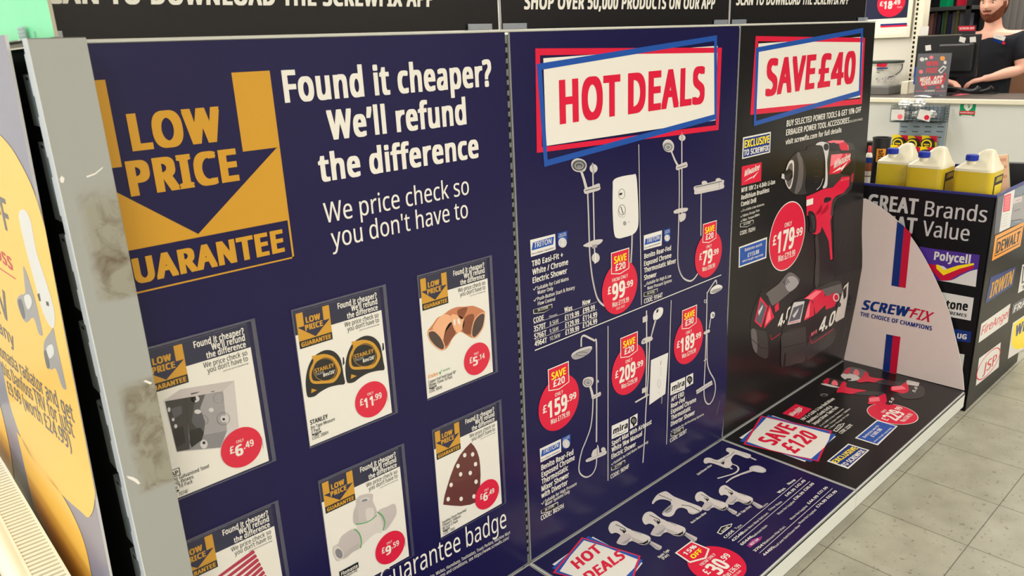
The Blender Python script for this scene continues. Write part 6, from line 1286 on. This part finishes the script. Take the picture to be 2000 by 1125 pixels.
def tape_pack(px, py, x, lab, first=[None]):
    p = on_x(px, py, x)
    if first[0] is None:
        r = thing('tape_measure_pack', lab, 'tape measure', (0, 0, 0), 'tape measures hanging on the counter front')
        bm = B(-.0008, .0008, -.052, .052, -.075, .062, 0); obj('backing_card', bm, INK['byellow'], r)
        bm = bmesh.new(); prism(bm, [(-.0012, -.052, .062), (-.0012, -.052, .015), (-.0012, .005, .062)], (-.0006, 0, 0)); obj('red_corner', bm, INK['red'], r)
        bm = bmesh.new(); prism(bm, [(-.002, y, z) for y, z in blob([(.042, .0), (.034, .034), (0, .048), (-.034, .036), (-.044, .0), (-.046, -.042), (0, -.046), (.040, -.05), (.048, -.042)], 4)], (-.030, 0, 0)); obj('tape_case', bm, M_mon, r, bevel=.004)
        bm = bmesh.new(); M = Matrix.Rotation(math.radians(-90), 3, 'Y'); lathe(bm, [(.034, .032), (.034, .0345), (.026, .0345), (.026, .0325)], 28, (0, .0, .006), 0, M); obj('yellow_ring', bm, INK['byellow'], r)
        bm = bmesh.new(); lathe(bm, [(.0255, .032), (.0255, .0338), (.001, .0338)], 24, (0, .0, .006), 0, M); obj('face_disc', bm, M_mon2, r)
        bm = B(-.0352, -.0342, -.018, .018, .004, .010); box(bm, -.0352, -.0342, -.014, .012, -.008, -.003); obj('face_print', bm, INK['byellow'], r); first[0] = r
    else: r = copy_tree(first[0]); r['label'] = lab
    r.location = p; return r
for px, py, x, lab in ((1757, 281, CX - .03, 'yellow carded tape measure, upper row left'), (1784, 283, CX - .03, 'yellow carded tape measure, upper row middle'), (1813, 283, CX - .03, 'yellow carded tape measure, upper row right, with the clearest red corner'),
                       (1751, 301, CX - .08, 'yellow carded tape measure, lower row left, above the first bottle'), (1780, 304, CX - .08, 'yellow carded tape measure, lower row middle, mostly behind bottles'), (1808, 305, CX - .08, 'yellow carded tape measure, lower row right, above the second bottle')): tape_pack(px, py, x, lab)
# ------------------------------------------------------------------ stock racking behind the counter
RX0, RX1 = 5.62, 6.0
rk = thing('stock_racking', 'dark grey stock racking with shelves behind the monitor', 'shelving', (5.8, .9, ZF)); M_rack = mat('rack_grey', (66, 66, 63), .5); M_rackd = mat('rack_dark', (20, 19, 20), .6)
ry0, ry1 = on_x(1893, 30, RX0).y, on_x(1800, 40, RX0).y + .12
zs_ = (on_x(1850, 13, RX0).z, on_x(1850, 67, RX0).z)
for z in (.25, .62, 1.0, zs_[1], zs_[0], 2.05): obj('shelf', B(RX0, RX1, ry0, ry1, z - .03, z), M_rack, rk, bevel=.003)
for y in (ry0, ry1 - .03): 
    for x in (RX0, RX1 - .03): obj('upright', B(x, x + .03, y, y + .03, ZF, 2.4), M_rackd, rk)
obj('back_sheet', B(RX1, RX1 + .01, ry0, ry1, ZF, 2.4), M_rackd, rk)
INK.update(c1=ink('shaded_tan', (112, 84, 70)), c2=ink('shaded_pink', (126, 84, 82)), c3=ink('shaded_brown', (74, 54, 48)), c4=ink('shaded_purple', (46, 36, 56)), c5=ink('shaded_green', (52, 82, 58)))  # spine inks darkened: shade of the rear shelf is in their colour
cols = [(1808, 1815, 'c1', 'tan'), (1815, 1822, 'c2', 'dull pink'), (1822, 1828, 'c3', 'brown'), (1829, 1836, 'c4', 'purple'), (1838, 1843, 'c5', 'green'), (1843, 1848.5, 'bar_green', 'olive green'), (1849, 1857, 'greyband', 'navy'), (1858, 1864, 'dgrey', 'dark grey'), (1864, 1871, 'mustard', 'mustard'), (1872, 1880, 'slate', 'slate')]
INK['bar_green'] = ink('bar_green', (70, 84, 40)); INK['mustard'] = ink('mustard', (92, 86, 56))
for k, (a, b, cn, word) in enumerate(cols):
    ya, yb_ = on_x(a, 50, RX0 + .03).y, on_x(b, 50, RX0 + .03).y; hh = .155 + .02 * ((k * 7) % 3) / 2
    tag(obj('catalogue', B(RX0 + .03, RX0 + .27, yb_ + .001, ya - .001, zs_[1] + .0008, zs_[1] + hh), INK[cn], bevel=.002), word + ' catalogue spine in the row on the dark racking shelf', 'book', 'row of catalogues on the dark racking')
for k, (px, cn, word) in enumerate(((1845, 'sgreen', 'green'), (1878, 'red', 'red'))):
    p = on_x(px, 8, RX0 + .05); tag(obj('small_box', B(RX0 + .03, RX0 + .15, p.y - .03, p.y + .03, zs_[0] + .0008, zs_[0] + .07), INK[cn], bevel=.002), 'small ' + word + ' box on the upper racking shelf', 'box')
# store doorway at the right: strip curtain and cartons
SX = 5.95
for k, px in enumerate((1963, 1975, 1987, 1999)):
    p = on_x(px, 30, SX); bm = bmesh.new(); vs0 = []
    for j in range(9):
        y = p.y - .035 + .07 * j / 8; xx = SX + k * .012 + .008 * math.cos(math.pi * (j / 8 - .5)) * -1; vs0.append((bm.verts.new((xx, y, .9)), bm.verts.new((xx, y, 2.35)), bm.verts.new((xx + .003, y, .9)), bm.verts.new((xx + .003, y, 2.35))))
    for a, b in zip(vs0, vs0[1:]): bm.faces.new((a[0], b[0], b[1], a[1])); bm.faces.new((a[2], a[3], b[3], b[2]))
    tag(obj('curtain_strip', bm, mat('curtain_plastic', (84, 80, 76), .3, .5), smooth=True), 'grey plastic curtain strip, number %s from the left beside the assistant' % ('one', 'two', 'three', 'four')[k], 'curtain', 'strip curtain behind the assistant')
tag(obj('curtain_rail', B(SX - .02, SX + .06, -.6, .5, 2.35, 2.40), M_rack), 'grey rail carrying the strip curtain high above', 'rail')
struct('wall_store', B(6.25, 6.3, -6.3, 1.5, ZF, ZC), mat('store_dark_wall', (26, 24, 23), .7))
M_cartn = mat('brown_carton', (126, 88, 62), .65, nz=.06, nscale=15)
for k, (z0, z1, lab) in enumerate(((ZF, .35, 'brown carton at the bottom of the stack right of the assistant'), (.35, .78, 'brown carton in the middle of the stack right of the assistant'), (.78, 1.2, 'brown carton on top of the stack right of the assistant'))):
    p = on_x(1990, 130, 5.75); tag(obj('carton', B(5.7, 6.1, p.y - .38, p.y + .03, z0 + .0005, z1), M_cartn, bevel=.004), lab, 'carton', 'brown cartons behind the assistant')

# ------------------------------------------------------------------ the assistant behind the counter
def evaluated(o):
    dg = bpy.context.evaluated_depsgraph_get(); dg.update(); me = bpy.data.meshes.new_from_object(o.evaluated_get(dg)); return me
def skin_mesh(verts, edges, sub=2):
    me = bpy.data.meshes.new('s'); me.from_pydata([v[0] for v in verts], edges, []); o = bpy.data.objects.new('s', me); COL.objects.link(o)
    sm = o.modifiers.new('skin', 'SKIN'); sm.use_smooth_shade = True
    lay = me.skin_vertices[0].data if me.skin_vertices else None
    if lay is None: me.attributes.new('skin', 'FLOAT', 'POINT')
    for i_, v in enumerate(verts):
        r = v[1] if isinstance(v[1], tuple) else (v[1], v[1]); lay[i_].radius = r; lay[i_].use_root = i_ == 0
    ss = o.modifiers.new('sub', 'SUBSURF'); ss.levels = sub; ss.render_levels = sub
    out = evaluated(o); bpy.data.objects.remove(o); bpy.data.meshes.remove(me); return out
def remeshed(name, bm, voxel, mats, parent, smooth_it=4):
    me = bpy.data.meshes.new(name); bm.to_mesh(me); bm.free(); o = bpy.data.objects.new(name, me); COL.objects.link(o)
    r = o.modifiers.new('r', 'REMESH'); r.mode = 'VOXEL'; r.voxel_size = voxel; r.use_smooth_shade = True
    if smooth_it:
        s_ = o.modifiers.new('s', 'SMOOTH'); s_.iterations = smooth_it; s_.factor = .5
    out = evaluated(o); bpy.data.objects.remove(o); bpy.data.meshes.remove(me)
    for mm in mats: out.materials.append(mm)
    for p in out.polygons: p.use_smooth = True
    o = bpy.data.objects.new(name, out); link(o, parent); return o
PX, PY = 5.17, on_x(1938, 50, 5.15).y
person = thing('person', 'person with a ginger beard and black T-shirt standing behind the counter, hands at the keyboard', 'person', (PX, PY, ZF))
M_skin = mat('skin', (222, 166, 142), .55, .35, nz=.04, nscale=20); M_tee = mat('black_cotton', (30, 31, 36), .85, .2, nz=.08, nscale=60); M_jean = mat('dark_trousers', (34, 36, 44), .85, .2); M_hair = mat('brown_hair', (84, 56, 40), .7, .3, nz=.2, nscale=120); M_beard = mat('ginger_beard', (112, 62, 40), .75, .3, nz=.25, nscale=150)
p = lambda dx, dy, z: (PX + dx, PY + dy, z)
eL = on_x(1999, 142, 5.12); wL = on_x(1934, 152, 4.99); hL = on_x(1917, 153, 4.96); wR = on_x(1872, 160, 4.98); hR = on_x(1882, 163, 4.95)
wLz, wRz = max(wL.z, 1.066), 1.066
WL = (4.995, wL.y, wLz); HL = (4.965, hL.y, wLz - .006); WR = (4.99, PY + .245, wRz); HR = (4.965, PY + .185, wRz - .008); EL = (5.13, eL.y + .02, 1.125); ER = (5.14, PY + .27, 1.125)
J = [(p(0, 0, .86), (.10, .15)), (p(.0, 0, 1.0), (.105, .15)), (p(.005, 0, 1.17), (.115, .165)), (p(.01, 0, 1.30), (.105, .16)), (p(.008, 0, 1.385), (.06, .09)), (p(.0, .002, 1.45), .058), (p(-.015, .004, 1.50), .056),
     (p(.005, -.175, 1.345), .062), (((PX + EL[0]) / 2, (PY - .19 + EL[1]) / 2, 1.235), .052), (EL, .043), (((EL[0] + WL[0]) / 2, (EL[1] + WL[1]) / 2, (EL[2] + WL[2]) / 2 + .004), .041), (WL, .027), (HL, .026),
     (p(.005, .175, 1.345), .062), (((PX + ER[0]) / 2, (PY + .19 + ER[1]) / 2, 1.235), .052), (ER, .043), (((ER[0] + WR[0]) / 2, (ER[1] + WR[1]) / 2, (ER[2] + WR[2]) / 2 + .004), .041), (WR, .027), (HR, .026),
     (p(0, -.09, .78), .095), (p(-.01, -.10, .40), .065), (p(.02, -.10, .0), .045), (p(-.05, -.105, -.06), .038), (p(-.13, -.11, -.07), .028),
     (p(0, .09, .78), .095), (p(-.01, .10, .40), .065), (p(.02, .10, .0), .045), (p(-.05, .105, -.06), .038), (p(-.13, .11, -.07), .028)]
Eg = [(0, 1), (1, 2), (2, 3), (3, 4), (4, 5), (5, 6), (3, 7), (7, 8), (8, 9), (9, 10), (10, 11), (11, 12), (3, 13), (13, 14), (14, 15), (15, 16), (16, 17), (17, 18), (0, 19), (19, 20), (20, 21), (21, 22), (22, 23), (0, 24), (24, 25), (25, 26), (26, 27), (27, 28)]
body = bmesh.new(); me = skin_mesh(J, Eg); body.from_mesh(me); bpy.data.meshes.remove(me)
# hands: palm, four unequal bent fingers, thumb from the side of the palm
def hand(bm, H, Wr, side):
    H, Wr = V3(H), V3(Wr); f = (H - Wr); f.z = 0; f.normalize(); up = V3((0, 0, 1)); s_ = f.cross(up) * side     # s_: towards the thumb
    f2 = (f * .93 - up * .28).normalized()
    pal = [H - f * .02, H + f2 * .035, H + f2 * .062]
    for k in (-1.2, -.4, .4, 1.2): tube(bm, [pal[0] + s_ * k * .008, pal[1] + s_ * k * .0165, pal[2] + s_ * k * .0175], [.016, .0155, .0125], 10)
    for k, L in ((1.25, .064), (.42, .072), (-.42, .067), (-1.25, .052)):
        a = pal[2] + s_ * k * .0175; b = a + (f2 * .88 - up * .25).normalized() * L * .45; c = b + (f2 * .55 - up * .72).normalized() * L * .32; d = c + (f2 * .25 - up * .85).normalized() * L * .25
        tube(bm, [a - f2 * .012, a, b, c, d], [.0095, .0096, .0088, .0078, .0055], 10)
    a = pal[0] + s_ * .020; b = a + (s_ * .7 + f2 * .7).normalized() * .038; c = b + (f2 * .9 + s_ * .15 - up * .3).normalized() * .028; d = c + (f2 * .8 - up * .5).normalized() * .020
    tube(bm, [a - f2 * .004, a, b, c, d], [.013, .0135, .0110, .0095, .006], 10)
hand(body, HL, WL, 1); hand(body, HR, WR, -1)
# head
HC = V3(p(-.03, .006, 1.575)); FD = V3((-1, .13, -.06)).normalized(); SD = V3((0, 0, 1)).cross(FD).normalized(); UD = FD.cross(SD).normalized()     # SD: towards his left or right
def head_pt(th, ph):
    """th: angle round from the face, ph: latitude"""
    x, y, z = math.cos(ph) * math.cos(th), math.cos(ph) * math.sin(th), math.sin(ph)
    fx, fy, fz = .098, .081, .120
    if z < 0: fy *= 1 - .13 * (-z) ** 1.4; fx *= 1 - .05 * (-z)
    X, Y, Z = x * fx, y * fy, z * fz
    if x > 0:
        g = lambda cy, cz, sy, sz: math.exp(-((Y - cy) / sy) ** 2 - ((Z - cz) / sz) ** 2)
        X += .026 * g(0, -.020, .011, .016) + .013 * g(0, .004, .009, .024) + .006 * g(0, .034, .05, .012) - .010 * (g(.031, .014, .014, .011) + g(-.031, .014, .014, .011)) + .006 * (g(.036, -.018, .018, .018) + g(-.036, -.018, .018, .018)) + .007 * g(0, -.052, .022, .010) + .012 * g(0, -.096, .028, .018)
    else: X -= .012 * max(0, z + .3)
    return HC + FD * X + SD * Y + UD * Z
def head_patch(bm, t0, t1, p0, p1, off, keep=None, nt=72, npn=48):
    g = [[None] * (npn + 1) for _ in range(nt + 1)]
    for a in range(nt + 1):
        for b in range(npn + 1):
            th, ph = t0 + (t1 - t0) * a / nt, p0 + (p1 - p0) * b / npn
            q = head_pt(th, ph); d = (q - HC).normalized(); o = off(th, ph) if callable(off) else off; g[a][b] = bm.verts.new(q + d * o)
    for a in range(nt):
        for b in range(npn):
            th, ph = t0 + (t1 - t0) * (a + .5) / nt, p0 + (p1 - p0) * (b + .5) / npn
            if keep is None or keep(th, ph): bm.faces.new((g[a][b], g[a + 1][b], g[a + 1][b + 1], g[a][b + 1]))
    bmesh.ops.remove_doubles(bm, verts=bm.verts, dist=.0004)
hb = bmesh.new(); head_patch(hb, -math.pi, math.pi, -math.pi / 2, math.pi / 2, 0)
tm = bpy.data.meshes.new('h'); hb.to_mesh(tm); hb.free(); body.from_mesh(tm); bpy.data.meshes.remove(tm)
for sg_ in (-1, 1):     # ears
    ec = HC + SD * sg_ * .077 - FD * .008 + UD * .002; bm2 = bmesh.new(); bmesh.ops.create_icosphere(bm2, subdivisions=2, radius=1)
    for v in bm2.verts: q_ = v.co.copy(); v.co = ec + SD * sg_ * (q_.x * .010) + FD * (q_.y * .019 - sg_ * q_.x * 0 - .006 * q_.x) + UD * (q_.z * .033)
    tm = bpy.data.meshes.new('e'); bm2.to_mesh(tm); bm2.free(); body.from_mesh(tm); bpy.data.meshes.remove(tm)
remeshed('body', body, .0055, [M_skin], person, 3)
# beard, hair, brows, eyes, mouth
rn = random.Random(4)
bb = bmesh.new()
def beard_keep(th, ph):
    z = math.sin(ph) * .120; y = abs(th)
    if y > 1.62: return False
    if y > 1.25: return z < .012
    lim = -.062 + .050 * min(1, max(0, (y - .42) / .75)) ** 1.2
    mous = -.047 < z < -.034 and y < .38
    return z < lim or mous
head_patch(bb, -1.7, 1.7, -math.pi / 2 + .05, .15, lambda t, q_: .0035 + .009 * max(0, -math.sin(q_) - .3) + rn.uniform(-.0015, .0015), beard_keep)
obj('beard', bb, M_beard, person, smooth=True)
hh_ = bmesh.new()
def hair_keep(th, ph):
    z = math.sin(ph) * .120; y = abs(th)
    return z > .066 if y < .95 else (z > .020 + .03 * max(0, 1.5 - y) if y < 1.62 else z > -.07)
head_patch(hh_, -math.pi, math.pi, -.75, math.pi / 2, lambda t, q_: .007 + .010 * max(0, math.sin(q_)) + rn.uniform(-.0025, .0025), hair_keep)
obj('hair', hh_, M_hair, person, smooth=True)
tube_b = bmesh.new(); tube(tube_b, smooth_pts([HC - FD * .085 - SD * .03 - UD * .03, HC - FD * .09 - SD * .045 - UD * .075, HC - FD * .075 - SD * .055 - UD * .115], 5), [.022] * 4 + [.019] * 3 + [.016, .013, .008, .004], 10); obj('tied_hair', tube_b, M_hair, person, smooth=True)
def spot(name, Y, Z, ry, rz, rx, mt, push=0):
    b2_ = bmesh.new(); bmesh.ops.create_uvsphere(b2_, u_segments=16, v_segments=10, radius=1); ph = math.asin(max(-1, min(1, Z / .120))); th = math.asin(max(-1, min(1, Y / (.077 * math.cos(ph))))); c_ = head_pt(th, ph) + FD * push
    for v in b2_.verts: q_ = v.co.copy(); v.co = c_ + FD * q_.x * rx + SD * q_.y * ry + UD * q_.z * rz
    obj(name, b2_, mt, person, smooth=True)
for sg_ in (-1, 1):
    spot('eye', sg_ * .031, .013, .0125, .0055, .006, mat('eye_white', (224, 216, 208), .3), .001); spot('iris', sg_ * .031, .013, .005, .005, .003, mat('iris', (70, 76, 78), .2), .006)
    spot('eyebrow', sg_ * .032, .030, .018, .0035, .004, M_hair, .001)
spot('lips', 0, -.056, .021, .0065, .005, mat('lips', (196, 112, 100), .5), .001)
# T-shirt: torso and short sleeves over the body
TJ = [(p(0, 0, .84), (.120, .172)), (p(.0, 0, 1.0), (.122, .170)), (p(.005, 0, 1.17), (.130, .180)), (p(.01, 0, 1.29), (.120, .176)), (p(.010, 0, 1.365), (.085, .135)), (p(.008, 0, 1.412), (.068, .082)),
      (p(.005, -.172, 1.335), .078), (((PX + EL[0]) / 2 + .0, (PY - .19 + EL[1]) / 2, 1.23), .070), (p(-.016, -.232, 1.185), .068), (p(.005, .172, 1.335), .078), (((PX + ER[0]) / 2, (PY + .19 + ER[1]) / 2, 1.23), .070), (p(-.012, .236, 1.185), .068), (p(.008, -.115, 1.372), .062), (p(.008, .115, 1.372), .062)]
me = skin_mesh(TJ, [(0, 1), (1, 2), (2, 3), (3, 4), (4, 5), (3, 6), (6, 7), (7, 8), (3, 9), (9, 10), (10, 11), (4, 12), (4, 13)]); tb_ = bmesh.new(); tb_.from_mesh(me); bpy.data.meshes.remove(me)
remeshed('t_shirt', tb_, .007, [M_tee], person, 3)
me = skin_mesh([(p(0, 0, .85), (.115, .165)), (p(0, -.09, .77), .108), (p(-.01, -.10, .40), .080), (p(.02, -.10, -.045), .062), (p(0, .09, .77), .108), (p(-.01, .10, .40), .080), (p(.02, .10, -.045), .062)], [(0, 1), (1, 2), (2, 3), (0, 4), (4, 5), (5, 6)])
tb_ = bmesh.new(); tb_.from_mesh(me); bpy.data.meshes.remove(me); remeshed('trousers', tb_, .009, [M_jean], person, 3)
for sg_ in (-1, 1):
    bm = bmesh.new(); c_ = p(-.06, sg_ * .105, 0); loft(bm, [rrect(bm, .145, .052, .045, ZF + .001, c_[0], c_[1]), rrect(bm, .148, .055, .045, ZF + .02, c_[0], c_[1]), rrect(bm, .13, .05, .04, ZF + .06, c_[0] + .01, c_[1]), rrect(bm, .06, .045, .035, ZF + .10, c_[0] + .075, c_[1])]); obj('shoe', bm, M_mon, person, smooth=True)
a_ = on_x(1941, 66, PX - .135); PBd = Plane((PX - .134, 0, 0), (0, -1, 0), (.0, 0, 1)); i = Ink(PBd, base=.002)
i.poly([(1943, 65), (1965, 72), (1961, 80), (1940, 74)], 'cream', 2); i.poly([(1946, 69.5), (1956, 72.5), (1955.4, 74.5), (1945.4, 71.5)], 'lgrey', 3); i.poly([(1939, 76), (1941, 75.5), (1960, 81.5), (1958, 86), (1939.5, 80)], 'royal', 1); i.ell((1960.5, 84), 3.2, 2.8, 'red', 3); i.slab([PBd.uv(*q_) for q_ in ((1940, 80), (1960, 86), (1964, 72), (1943, 65.5))], .012, M_tee, M_tee, 'name_badge', person)
